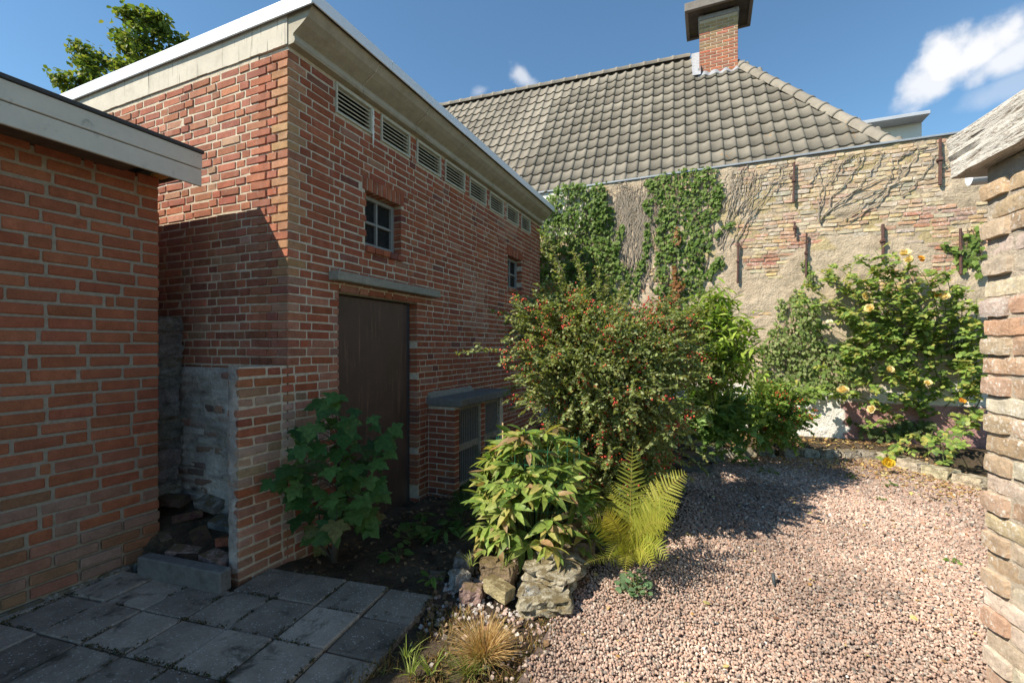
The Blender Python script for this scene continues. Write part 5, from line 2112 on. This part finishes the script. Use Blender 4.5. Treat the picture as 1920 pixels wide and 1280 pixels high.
# ---------------------------------------------------------------- climbing roses
def roses():
    base = onZ(1748, 815, .15)
    B = thing('rose_bush', 'climbing rose bush with yellow blooms against the back wall', 'rose', tuple(base))
    mb = MB()
    LP, LA, LN = [], [], []
    rr = random.Random(4)

    def cane(pts, leaf0=.2, dens=15, r=.008):
        mb.tube(pts, [r * (1 - .7 * i / len(pts)) + .001 for i in range(len(pts))], 5)
        n = len(pts)
        for k in range(int((pts[-1] - pts[0]).length * dens)):
            t = leaf0 + (1 - leaf0) * rr.random()
            i = min(n - 2, int(t * (n - 1)))
            p = pts[i].lerp(pts[i + 1], t * (n - 1) - i)
            # a leaf of five leaflets on a stalk
            d = Vector((rr.gauss(0, 1), rr.gauss(-.7, .6), rr.gauss(.1, .5))).normalized()
            nrm = Vector((rr.gauss(-.35, .4), rr.gauss(-.4, .4), 1))
            s = d.cross(nrm).normalized()
            L = rr.uniform(.07, .13)
            mb.tube([p, p + d * L], [.0016, .001], 3, cap=False)
            for (a, sd) in ((1., 0), (.75, 1), (.75, -1), (.42, 1), (.42, -1)):
                LP.append(p + d * L * a); LA.append(d * (.5 if sd else 1) + s * sd); LN.append(nrm + Vector((rr.gauss(0, .25),) * 3))
    tips = [(1500, 560), (1530, 505), (1560, 495), (1600, 480), (1620, 500), (1640, 470), (1660, 500), (1690, 490), (1720, 500), (1750, 520), (1770, 545), (1800, 540), (1830, 560), (1838, 600), (1825, 650), (1810, 690), (1830, 720), (1560, 560), (1590, 600), (1620, 580), (1650, 560), (1680, 560), (1710, 600), (1740, 580), (1780, 610), (1640, 690), (1600, 720), (1560, 730), (1675, 740), (1700, 690), (1790, 660), (1820, 770), (1545, 520), (1770, 500), (1800, 600), (1695, 640), (1580, 540), (1840, 640), (1835, 690), (1520, 600), (1545, 640), (1570, 660), (1600, 650), (1535, 560), (1570, 590), (1510, 540), (1620, 530), (1590, 510)]
    for (px, py) in tips:
        Y = rr.uniform(7.40, 7.9)
        tip = onY(px, py, Y)
        a = base + Vector((rr.gauss(0, .08), rr.gauss(0, .05), 0))
        m = Vector(((a.x + tip.x) / 2 + rr.gauss(0, .1) + .1, min(7.9, Y), a.z + (tip.z - a.z) * .75))
        cane(bez(a, m, tip, 12), .42, 10.5)
    for (px, py, Y) in ((1460, 735, 7.3), (1495, 725, 7.25), (1655, 860, 7.0), (1690, 850, 6.9), (1625, 800, 7.1), (1770, 880, 6.7), (1790, 840, 6.9), (1740, 855, 6.8), (1540, 690, 7.3), (1815, 815, 6.9), (1830, 790, 6.7)):
        tip = onY(px, py, Y)
        cane(bez(base, (base + tip) / 2 + Vector((0, -.1, .35)), tip, 10), .6, 5, .006)
    n = len(LP)
    P, A, N = (np.array([tuple(p) for p in q]) for q in (LP, LA, LN))
    S = NR.uniform(.046, .076, n)
    Cc = cols([(.16, .25, .055), (.21, .31, .065), (.26, .36, .08), (.12, .19, .05), (.32, .38, .10), (.36, .35, .09)], n, .22)
    order = np.argsort([seen(p)[0] for p in P])
    k = order[:300]; rest = order[300:]
    leaf_objects('ovate', 'leaf', B, P[k], A[k], N[k], S[k], Cc[k])
    np_mesh('leaves', *scatter(LEAF['ovate'], P[rest], A[rest], N[rest], S[rest], Cc[rest]), 'leaf_att', B, smooth=True, kind='stuff')
    mb.build('canes', 'green_stem', B, smooth=True, kind='stuff')
    # blooms: ruffled rosettes of petals
    pet = [fold_leaf([0, .4, .8, 1], [.2, .5, .5, .2], -.25, -.45)]
    for (px, py, Y, r, c) in ((1622, 556, 7.45, .055, 0), (1631, 578, 7.4, .060, 0), (1697, 475, 7.65, .058, 1), (1703, 487, 7.6, .055, 0), (1726, 484, 7.6, .035, 2), (1728, 489, 7.62, .03, 2), (1770, 556, 7.5, .058, 1), (1757, 552, 7.5, .035, 2), (1668, 694, 7.2, .055, 0), (1580, 731, 7.2, .060, 0), (1635, 768, 7.15, .055, 1), (1803, 751, 6.9, .032, 2), (1555, 604, 7.5, .04, 3), (1664, 867, 6.6, .06, 4), (1740, 718, 7.2, .04, 0)):
        p = np.array(onY(px, py, Y))
        r *= R.uniform(.75, 1.0)
        face = np.array([-.25 + R.gauss(0, .35), -.85, .5 + R.gauss(0, .3)])
        pal = ([(.80, .64, .30), (.84, .74, .48)], [(.84, .74, .50), (.82, .66, .36)], [(.80, .42, .05), (.8, .5, .1)], [(.8, .78, .70), (.82, .8, .75)], [(.80, .62, .08), (.78, .55, .05)])[c]
        m = 34
        ring = NR.random(m) ** .7
        th = NR.uniform(0, 6.283, m)
        f = unit(face[None])[0]
        e1 = unit(np.cross(f, [0, 0, 1.])[None])[0]; e2 = np.cross(e1, f)
        rad = (np.cos(th)[:, None] * e1 + np.sin(th)[:, None] * e2)
        ax = rad * (.25 + ring[:, None]) + f * (1.05 - ring[:, None])
        pos = p[None] + rad * (ring[:, None] * r * .25)
        v = scatter(pet, pos, ax, f[None] - rad * .6 + rnd(m, .15), r * (.55 + .5 * ring), cols(pal, m, .08))
        np_mesh('rose_bloom', *v, 'petal', B, smooth=True)


roses()


# ---------------------------------------------------------------- maple sapling by the door
def maple():
    base = Vector((-2.40, 2.42, -.03))
    B = thing('maple_sapling', 'young broad-leaved maple growing against the brick wall beside the door', 'sapling', tuple(base))
    mb = MB()
    trunk = [base, base + Vector((.01, 0, .18)), base + Vector((.03, .0, .38)), base + Vector((.02, .01, .62)), base + Vector((.05, .02, .88))]
    mb.tube(trunk, [.028, .024, .018, .012, .006], 7)
    for (dx, dz) in ((-.16, .16), (-.25, .06)): mb.tube([base, base + Vector((dx, .02, dz + .1)), base + Vector((dx * 1.3, .04, dz + .3))], [.008, .006, .004], 5)
    spots = []
    fixed = [(545, 800), (580, 790), (620, 765), (655, 775), (700, 790), (735, 800), (560, 835), (600, 830), (645, 820), (690, 830), (725, 845), (520, 895), (545, 905), (570, 860), (610, 870), (640, 860), (665, 875), (700, 865), (595, 905), (630, 900), (660, 905), (690, 895), (575, 930), (610, 935), (645, 930), (530, 920), (680, 930), (590, 965), (570, 955), (650, 960), (680, 965), (700, 955), (580, 1000), (615, 990), (640, 985), (605, 755), (630, 745), (670, 765), (715, 815), (555, 870), (505, 905), (670, 845), (625, 840), (585, 880), (655, 890), (600, 1010), (690, 985), (665, 940), (710, 900), (618, 800), (590, 815), (660, 800), (640, 795), (572, 905), (548, 880), (690, 870), (628, 958), (606, 850), (648, 872), (715, 925)]
    P, A, N, S, Cc = [], [], [], [], []
    for (px, py) in fixed + fixed[::2]:
        p = atT(px + R.uniform(-12, 12), py + R.uniform(-12, 12), 3.02 + R.uniform(-.16, .30))
        if p.x < XF + .06: p.x = XF + .06 + R.uniform(0, .05)
        if p.x > -2.08: p = atT(px, py, 3.0 * -2.12 / atT(px, py, 3.0).x)
        h = max(.25, min(.86, p.z - .02))
        q = base.lerp(trunk[-1], min(1, h / .9))
        mb.tube([q, q.lerp(p, .5) + Vector((0, 0, .05)), p], [.004, .003, .002], 4)
        out = (p - q); out.z = 0
        out = out.normalized() if out.length > .01 else Vector((.4, -.9, 0))
        cam_dir = Vector((.55, -.75, 0))
        ax = (out * .7 + cam_dir * .35 + Vector((R.gauss(0, .35), R.gauss(0, .3), R.uniform(-.9, -.1))))
        nn = (Vector((.45, -.55, .9)) + Vector((R.gauss(0, .3), R.gauss(0, .3), R.gauss(0, .25))))
        P.append(tuple(p)); A.append(tuple(ax)); N.append(tuple(nn)); S.append(R.uniform(.075, .145))
        c = jcol(R.choice(((.055, .125, .032), (.075, .155, .04), (.045, .105, .028), (.095, .18, .045))), .15, .06)
        if py > 950 and R.random() < .3: c = (.16, .15, .05)
        Cc.append(c)
    leaf_objects('maple', 'leaf', B, np.array(P), np.array(A), np.array(N), S, Cc)
    mb.build('stem', 'bark', B, smooth=True)


maple()


# ---------------------------------------------------------------- peony
def peony():
    base = Vector((-1.14, 3.02, .05))
    B = thing('peony_plant', 'rounded peony with long pointed yellow-green leaves above the rockery', 'peony', tuple(base))
    mb = MB()
    P, A, N, S, Cc = [], [], [], [], []
    rr = random.Random(21)
    for k in range(250):
        th = rr.uniform(0, 2 * math.pi); el = rr.uniform(.05, 1.0)
        r = .45 * math.sqrt(1 - (el * .88) ** 2) * rr.uniform(.62, 1.05)
        h = .06 + .74 * el * rr.uniform(.85, 1.08)
        tip = base + Vector((math.cos(th) * r, math.sin(th) * r, h))
        a = base + Vector((math.cos(th) * .06, math.sin(th) * .06, 0))
        pts = bez(a, base + Vector((math.cos(th) * r * .3, math.sin(th) * r * .3, h * .9)), tip, 6)
        mb.tube(pts, [.006, .005, .005, .004, .003, .003], 4)
        out = Vector((math.cos(th), math.sin(th), .1 + .3 * el))
        s = out.cross(Vector((0, 0, 1))).normalized()
        for j in range(rr.choice((4, 5, 5, 6))):
            w = (j - 2) * .55 + rr.gauss(0, .2)
            ax = out * math.cos(w) + s * math.sin(w) + Vector((rr.gauss(0, .15), rr.gauss(0, .15), rr.uniform(-.75, .35)))
            n = Vector((math.cos(th) * .6, math.sin(th) * .6, 1)) + Vector((rr.gauss(0, .3), rr.gauss(0, .3), rr.gauss(0, .2)))
            P.append(tuple(tip - out * .02)); A.append(tuple(ax)); N.append(tuple(n)); S.append(rr.uniform(.10, .165))
            c = jcol(rr.choice(((.24, .31, .065), (.19, .28, .06), (.29, .35, .09), (.14, .22, .05))), .18, .06)
            if rr.random() < .08: c = jcol((.30, .20, .10), .2)
            elif rr.random() < .15: c = jcol((.38, .35, .10), .2)
            Cc.append(c)
    P, A, N, S, Cc = (np.array(q) for q in (P, A, N, S, Cc))
    order = np.argsort([seen(p)[0] for p in P])
    k, rest = order[:298], order[298:]
    leaf_objects('lance', 'leaf', B, P[k], A[k], N[k], S[k], Cc[k])
    np_mesh('leaves', *scatter(LEAF['lance'], P[rest], A[rest], N[rest], S[rest], Cc[rest]), 'leaf_att', B, smooth=True, kind='stuff')
    mb.build('stems', 'green_stem', B, smooth=True, kind='stuff')
    # cane and green wire ring that support it
    s = MB(); a = atT(945, 800, 3.3); s.tube([(a.x, a.y, .0), (a.x - .01, a.y, a.z + .03)], .006, 6)
    o = s.build('bamboo_cane', 'bamboo', smooth=True); tag(o, 'thin bamboo cane standing behind the peony', 'cane')
    s = MB()
    for k in range(5):
        z = .38 + .1 * k
        s.tube([(base.x + math.cos(t) * .30, base.y + .08 + math.sin(t) * .30, z + .01 * math.sin(3 * t)) for t in np.linspace(0, 6.283, 40)], .0016, 4)
    for t in np.linspace(0, 6.283, 26): s.tube([(base.x + math.cos(t) * .30, base.y + .08 + math.sin(t) * .30, .05), (base.x + math.cos(t) * .30, base.y + .08 + math.sin(t) * .30, .82)], .0014, 4)
    o = s.build('wire_cage', 'greenwire'); tag(o, 'green wire netting ring holding the peony together', 'wire netting')


peony()


# ---------------------------------------------------------------- ferns
_py = [i / 20 for i in range(21)]
PINNA = [fold_leaf(_py, [max(0, (.105 if i % 2 else .05) * (1 - y) ** .55 * (1 if y > .03 else .5)) for i, y in enumerate(_py)], .15, cu) for cu in (.06, .16, -.05)]


def frond(base, ctrl, tip, width, face, pal, npin=24, s0=.12, pw=.10):
    """rachis curve with tapering toothed pinnae; returns merged arrays and the rachis"""
    pts = bez(base, ctrl, tip, 40)
    P, A, N, S = [], [], [], []
    face = Vector(face)
    for i in range(npin):
        s = s0 + (1 - s0) * (i / npin)
        k = s * 39; j = min(38, int(k))
        p = pts[j].lerp(pts[j + 1], k - j)
        d = (pts[j + 1] - pts[j]).normalized()
        side = d.cross(face).normalized()
        nn = side.cross(d)
        prof = min(1, (s - s0 + .10) / .28) * (1 - s) ** .62 * 1.25
        L = width * max(.05, min(1, prof))
        for sg in (-1, 1):
            ax = (side * sg + d * .5 + Vector((R.gauss(0, .05), R.gauss(0, .05), R.gauss(-.08, .06)))).normalized()
            P.append(p); A.append(ax); N.append(nn + Vector((R.gauss(0, .15), R.gauss(0, .15), R.gauss(0, .1)))); S.append(L * R.uniform(.92, 1.08))
    n = len(P)
    P, A, N = (np.array([tuple(v) for v in X]) for X in (P, A, N))
    base_c = cols(pal, 1, .12)[0]
    c = base_c[None] * NR.uniform(.85, 1.15, (n, 1))
    return scatter(PINNA, P, A, N, np.array(S), c), pts


def fern(name, label, base, fronds, pal, group=None):
    B = thing(name, label, 'fern', tuple(base), group)
    for (tip, lift, width, face) in fronds:
        tip = Vector(tip)
        ctrl = Vector(base).lerp(tip, .45) + Vector((0, 0, lift))
        b = Vector(base) + Vector((R.gauss(0, .015), R.gauss(0, .015), 0))
        arr, pts = frond(b, ctrl, tip, width, face, pal)
        f = np_mesh('frond', *arr, 'leaf_att', B)
        s = MB(); s.tube(pts[::3] + [pts[-1]], [.0035 - .0002 * i for i in range(len(pts[::3]) + 1)], 4); s.build('midrib', 'fern_stem' if name == 'golden_fern' else 'green_stem', f, smooth=True)


def ferns():
    base = onZ(1178, 1062, .0)
    T = lambda px, py, t: atT(px, py, t)
    up = (.35, -.75, .55)
    GOLD = [(.42, .37, .065), (.34, .34, .055), (.45, .39, .09), (.27, .30, .05)]
    fern('golden_fern', 'yellowing fern with arching fronds at the gravel edge', base,
         [(T(1186, 836, 3.1), .10, .17, (.3, -.85, .3)), (T(1288, 886, 2.95), .24, .17, (-.3, -.9, .35)), (T(1272, 950, 2.75), .26, .16, (-.3, -.9, .35)), (T(1252, 1050, 2.6), .27, .14, (-.2, -.9, .4)), (T(1096, 985, 2.8), .24, .13, (.35, -.9, .3)),
          (T(1095, 1058, 2.7), .10, .07, (.3, -.5, .9)), (T(1140, 905, 3.2), .15, .12, (.3, -.9, .3)), (T(1238, 900, 3.15), .16, .14, (-.2, -.9, .3)), (T(1172, 1080, 2.55), .2, .09, (.1, -.9, .4)), (T(1255, 985, 2.6), .26, .14, (-.25, -.9, .3)), (T(1128, 965, 2.75), .22, .13, (.25, -.9, .3)), (T(1225, 1068, 2.5), .24, .12, (-.1, -.9, .4)), (T(1140, 1050, 2.55), .24, .11, (.2, -.9, .4))], GOLD)
    DARK = [(.05, .10, .03), (.065, .12, .035)]
    b = onZ(925, 950, 0)
    fern('dark_fern', 'dark green upright fern in front of the right louvred grille', b, [(T(920, 800, 4.5), .2, .10, up), (T(898, 850, 4.4), .2, .09, up), (T(945, 850, 4.5), .2, .09, up), (T(885, 830, 4.5), .2, .08, up), (T(955, 880, 4.3), .2, .08, up)], DARK)
    b = onZ(865, 965, 0)
    fern('dark_fern', 'small dark fern at the foot of the brick bay', b, [(T(850, 920, 3.9), .12, .07, up), (T(880, 900, 3.9), .15, .07, up), (T(835, 945, 3.8), .1, .06, up), (T(895, 930, 3.8), .12, .06, up)], DARK)


ferns()


# ---------------------------------------------------------------- small plants, grass, litter
def small_plants():
    def rosette(name, label, cat, loc, n, rad, h, kind, size, pal, group=None):
        B = thing(name, label, cat, tuple(loc), group)
        P, A, N = [], [], []
        s = MB()
        for _ in range(n):
            th = R.uniform(0, 6.283); r = rad * math.sqrt(R.random())
            p = Vector(loc) + Vector((math.cos(th) * r, math.sin(th) * r, h * (1 - .6 * (r / rad) ** 2) * R.uniform(.5, 1.1)))
            s.tube([Vector(loc), p], [.002, .0012], 3, cap=False)
            P.append(tuple(p)); A.append((math.cos(th), math.sin(th), R.uniform(-.3, .4))); N.append((R.gauss(0, .3), R.gauss(-.2, .3), 1))
        np_mesh('leaves', *scatter(LEAF[kind], np.array(P), np.array(A), np.array(N), NR.uniform(*size, n), cols(pal, n, .2)), 'leaf_att', B, smooth=True, kind='stuff')
        s.build('stalks', 'green_stem', B, kind='stuff')
    rosette('columbine', 'small blue-green columbine at the foot of the yellow fern', 'plant', onZ(1192, 1110, -.01), 60, .10, .11, 'round', (.03, .045), [(.13, .22, .11), (.17, .26, .14), (.10, .18, .08)])
    GR = [(.06, .13, .03), (.09, .16, .04), (.12, .19, .05)]
    for i, (px, py, n, rad, h, k, sz, lab) in enumerate(((770, 1010, 22, .11, .10, 'round', (.05, .08), 'lobed dark weed growing in the shaded bed before the door'), (745, 1045, 14, .07, .06, 'ovate', (.05, .08), 'low dark weed beside the paving edge under the door'),
                                              (835, 1000, 18, .10, .07, 'lance', (.09, .14), 'strap-leaved weed in the shade left of the peony'), (800, 975, 14, .07, .08, 'ovate', (.05, .07), 'small leafy weed at the door threshold'), (865, 985, 26, .14, .16, 'ovate', (.06, .09), 'leafy seedling between the bay and the peony'),
                                              (1440, 885, 16, .10, .05, 'ovate', (.03, .05), 'low weed on the gravel below the berry bush'), (1600, 895, 12, .07, .04, 'ovate', (.03, .05), 'tiny green weed in the far gravel'), (1665, 910, 12, .07, .04, 'ovate', (.03, .05), 'tiny green weed in the gravel left of the right bed'),
                                              (1785, 1052, 8, .03, .02, 'ovate', (.02, .035), 'bluish seedling alone on the gravel near the shed'), (1650, 938, 10, .05, .03, 'ovate', (.02, .03), 'faint weed in the middle of the far gravel'), (1395, 872, 26, .14, .1, 'round', (.04, .06), 'yellowish-green plant beside the slab stack'),
                                              (1800, 850, 34, .16, .18, 'round', (.06, .09), 'bright green clump beneath the roses beside the shed'), (812, 1090, 12, .05, .05, 'lance', (.05, .09), 'sparse grass sprig at the paving corner'))):
        rosette('weed', lab, 'weed', onZ(px, py, .0), n, rad, h, k, sz, GR if i < 5 else [(.13, .22, .04), (.17, .26, .06), (.10, .17, .035)], 'weeds')

    def tuft(name, label, loc, n, L, spread, pal, w=.0022, lean=(0, 0)):
        V, T, C = [], [], []
        pc = cols(pal, n, .2)
        for i in range(n):
            th = R.uniform(0, 6.283); r0 = spread * .35 * math.sqrt(R.random())
            a = Vector(loc) + Vector((math.cos(th) * r0, math.sin(th) * r0, 0))
            l = L * R.uniform(.35, 1.1); o = R.uniform(.1, 1.) * spread * 2.2
            th2 = th + R.gauss(0, .5)
            tip = a + Vector((math.cos(th2) * o + lean[0], math.sin(th2) * o + lean[1], l * R.uniform(.55, 1)))
            m = a + (tip - a) * .4 + Vector((0, 0, l * .35))
            pts = bez(a, m, tip, 5)
            sd = Vector((R.gauss(0, 1), R.gauss(0, 1), 0)).normalized()
            b0 = len(V)
            for j, p in enumerate(pts):
                ww = w * (1 - j / 5)
                V += [tuple(p - sd * ww), tuple(p + sd * ww)]; C += [pc[i]] * 2
            for j in range(4):
                k = b0 + 2 * j
                T += [(k, k + 1, k + 3), (k, k + 3, k + 2)]
        o = np_mesh(name, np.array(V), np.array(T), np.array(C), 'straw')
        return o
    STRAW = [(.42, .26, .10), (.52, .34, .14), (.58, .42, .20), (.34, .20, .08)]
    p = onZ(908, 1238, -.02)
    o = tuft('dry_grass', '', p, 1000, .18, .085, STRAW)
    tag(o, 'dry straw-coloured grass tuft between paving and gravel', 'grass')
    o = tuft('green_grass', '', p + Vector((-.02, -.10, 0)), 190, .12, .08, [(.14, .19, .04), (.2, .22, .06)])
    tag(o, 'short green blades at the foot of the dry grass tuft', 'grass')
    for i, (px, py, n, L, lab) in enumerate(((770, 1262, 26, .10, 'green grass sprig nearest the bottom edge'), (808, 1262, 22, .11, 'green grass sprig beside the dry tuft'), (762, 1230, 18, .08, 'small green sprig at the paving edge'), (945, 1070, 14, .12, 'pale grass blades growing among the rockery stones'), (885, 1060, 10, .13, 'thin green blades at the left rockery end'), (1255, 850, 30, .2, 'dead upright stalks under the berry shrub'))):
        o = tuft('grass_sprig', '', onZ(px, py, 0 if i < 3 else .12), n, L, .05, [(.2, .27, .05), (.26, .3, .08)] if i < 5 else STRAW, .004)
        tag(o, lab, 'grass', 'grass sprigs')
    # short mossy grass patch at the bottom edge
    V = []
    parts = []
    n = 2600
    P = []
    while len(P) < n:
        q = onZ(R.uniform(650, 1080), R.uniform(1140, 1300), -.03)
        w = fbm(q.x, q.y, 3, 5)
        if -1.5 < q.x < -.72 and q.y < 2.45 and w > -.1: P.append((q.x, q.y, hgt(q.x, q.y) if q.y > .3 else -.03))
    P = np.array(P)
    v = scatter([(np.array([(-.08, 0, 0), (.08, 0, 0), (.03, .6, .1), (0, 1, .3)]), np.array([(0, 1, 2), (0, 2, 3)]))], P, np.array([0, 0, .6]) + rnd(n, .5), rnd(n), NR.uniform(.02, .055, n), cols([(.25, .16, .07), (.32, .22, .09), (.14, .14, .04), (.2, .12, .05)], n, .25))
    o = np_mesh('withered_turf', *v, 'straw'); tag(o, 'withered mossy turf along the paving edge', 'turf', kind='stuff')
    # fallen leaves and crumbs
    P, S, Cl = [], [], []
    for _ in range(7000):
        k = R.random()
        if k < .50: x, y = R.uniform(.2, 2.6), R.gauss(7.25, .42)
        elif k < .62: x, y = R.gauss(2.3, .3), R.gauss(6.4, .5)
        elif k < .86: x, y = R.uniform(-2.6, -.7), R.uniform(2.0, 5.2)
        else: x, y = R.uniform(-.7, 2.6), R.uniform(1.6, 6.8)
        if k >= .86 and R.random() < .7: continue
        if y > 7.9 or x < XF + .05: continue
        z = max(hgt(x, y) if not inside(GRAVEL, x, y) else -.002, -.03) + .008
        P.append((x, y, z)); S.append(R.uniform(.012, .045))
        pal = ((.42, .24, .09), (.50, .33, .13), (.35, .20, .10), (.55, .45, .18), (.24, .15, .09))
        if k > .62 and k < .86: pal = ((.16, .10, .06), (.22, .14, .08), (.12, .08, .05), (.28, .2, .12))
        Cl.append(jcol(R.choice(pal), .2))
    n = len(P)
    v = scatter(LEAF['ovate'], np.array(P), np.array([0, 0, .1]) + rnd(n) * np.array([1, 1, .25]), np.array([0, 0, 1.]) + rnd(n, .35), np.array(S), np.array(Cl))
    o = np_mesh('fallen_leaves', *v, 'dryleaf'); tag(o, 'scattered dry fallen leaves on gravel and beds', 'leaves', kind='stuff')
    # loose pebbles on the soil near the rockery
    P = [(R.gauss(-1.2, .28), R.gauss(2.42, .22)) for _ in range(420)]
    P = [(x, y, hgt(x, y) + .004) for x, y in P if x > -1.55]
    n = len(P)
    cub = (np.array([(-1, -1, -1), (1, -1, -1), (1, 1, -1), (-1, 1, -1), (-.8, -.7, .8), (.7, -.8, 1), (.9, .7, .7), (-.7, .8, .9)]) * .5, np.array([(0, 2, 1), (0, 3, 2), (4, 5, 6), (4, 6, 7), (0, 1, 5), (0, 5, 4), (1, 2, 6), (1, 6, 5), (2, 3, 7), (2, 7, 6), (3, 0, 4), (3, 4, 7)]))
    v = scatter([cub], np.array(P), rnd(n), rnd(n), NR.uniform(.008, .024, n), cols([(.45, .33, .28), (.5, .46, .42), (.3, .24, .2), (.4, .36, .32)], n, .2))
    o = np_mesh('pebbles', *v, 'gravel'); tag(o, 'loose pebbles on the soil beside the paving', 'pebbles', kind='stuff')
    # moss in the joints of the paving
    th = math.radians(7.5)
    e1 = Vector((math.cos(th), math.sin(th), 0)); e2 = Vector((-math.sin(th), math.cos(th), 0)); G = Vector((-2.614, 1.555, 0))
    P = []
    while len(P) < 5200:
        if R.random() < .5: a, b = .3 * R.randrange(-3, 5) + R.gauss(0, .006), R.uniform(-1.3, .6)
        else: a, b = R.uniform(-.95, 1.2), .3 * R.randrange(-4, 3) + R.gauss(0, .006)
        q = G + e1 * a + e2 * b
        w = nz(q.x, q.y, 6, 5) + .4 * nz(q.x, q.y, 2, 14)
        if w < .0 or (b > .3 and a < .05): continue
        s = max(0, w) * .022
        P.append((q.x + R.gauss(0, s), q.y + R.gauss(0, s), -.004 + R.uniform(0, .006)))
    P = np.array(P); n = len(P)
    v = scatter(LEAF['tri'], P, np.array([0, 0, .2]) + rnd(n, .5), np.array([0, 0, 1.]) + rnd(n, .5), NR.uniform(.005, .013, n), cols([(.07, .06, .025), (.05, .042, .022), (.09, .07, .03), (.06, .065, .02)], n, .3))
    o = np_mesh('joint_moss', *v, 'straw'); tag(o, 'dark moss growing in the joints between paving slabs', 'moss', kind='stuff')
    # black pipe end sticking out of the gravel
    q = onZ(1452, 1100, -.02)
    s = MB(); s.tube([q, q + Vector((-.005, .03, .075))], [.012, .010], 8)
    o = s.build('pipe_stub', 'pipe', smooth=True); tag(o, 'short dark pipe end sticking up from the gravel', 'pipe')


small_plants()


# ---------------------------------------------------------------- tree behind the outbuilding
def tree():
    c0 = atT(240, 130, 12.5)
    base = Vector((c0.x - .3, c0.y + .5, -.05))
    B = thing('tree', 'leafy green tree rising behind the outbuilding roof', 'tree', tuple(base))
    mb = MB()
    top = Vector((c0.x, c0.y, c0.z + .8))
    trunk = bez(base, base.lerp(top, .5) + Vector((.3, 0, 0)), top, 10)
    mb.tube(trunk, [.22 - .02 * i for i in range(10)], 8)
    lobes = [(252, 62, 12.3, .48), (285, 95, 12.6, .52), (248, 110, 12.2, .60), (182, 108, 12.4, .34), (148, 92, 12.3, .24), (122, 146, 12.0, .30), (168, 145, 12.2, .5), (268, 35, 12.4, .24), (296, 62, 12.6, .30), (337, 80, 12.8, .12), (240, 185, 12.5, .9), (320, 190, 12.8, .8), (140, 195, 12.2, .7), (236, 28, 12.3, .20), (328, 98, 12.8, .16), (205, 140, 12.3, .42), (230, 75, 12.3, .3), (158, 118, 12.2, .3), (280, 130, 12.4, .5), (290, 32, 12.5, .1)]
    P, A, N = [], [], []
    for (px, py, t, r) in lobes:
        r *= .82
        c = atT(px + 6, py + 6, t)
        mb.tube(bez(trunk[6], trunk[7].lerp(c, .6), c, 7), [.07 - .009 * i for i in range(7)], 6)
        for _ in range(int(24 * r * r) + 5):
            v = Vector((R.gauss(0, 1), R.gauss(0, 1), R.gauss(0, 1))).normalized()
            q = c + v * r * R.uniform(.35, 1.05) + Vector((0, 0, .05))
            mb.tube([c, q], [.014, .006], 4, cap=False)
            for _ in range(40):
                p = q + Vector((R.gauss(0, .12), R.gauss(0, .12), R.gauss(0, .09)))
                P.append(tuple(p)); A.append((R.gauss(0, 1), R.gauss(0, 1), R.gauss(-.5, .6))); N.append((R.gauss(0, .5), R.gauss(0, .5), 1))
    n = len(P)
    np_mesh('crown', *scatter(LEAF['ovate'], np.array(P), np.array(A), np.array(N), NR.uniform(.085, .15, n), cols([(.15, .22, .04), (.19, .25, .05), (.11, .17, .035), (.24, .26, .07)], n, .25)), 'leaf_att', B, kind='stuff')
    mb.build('trunk', 'bark', B, smooth=True)


tree()
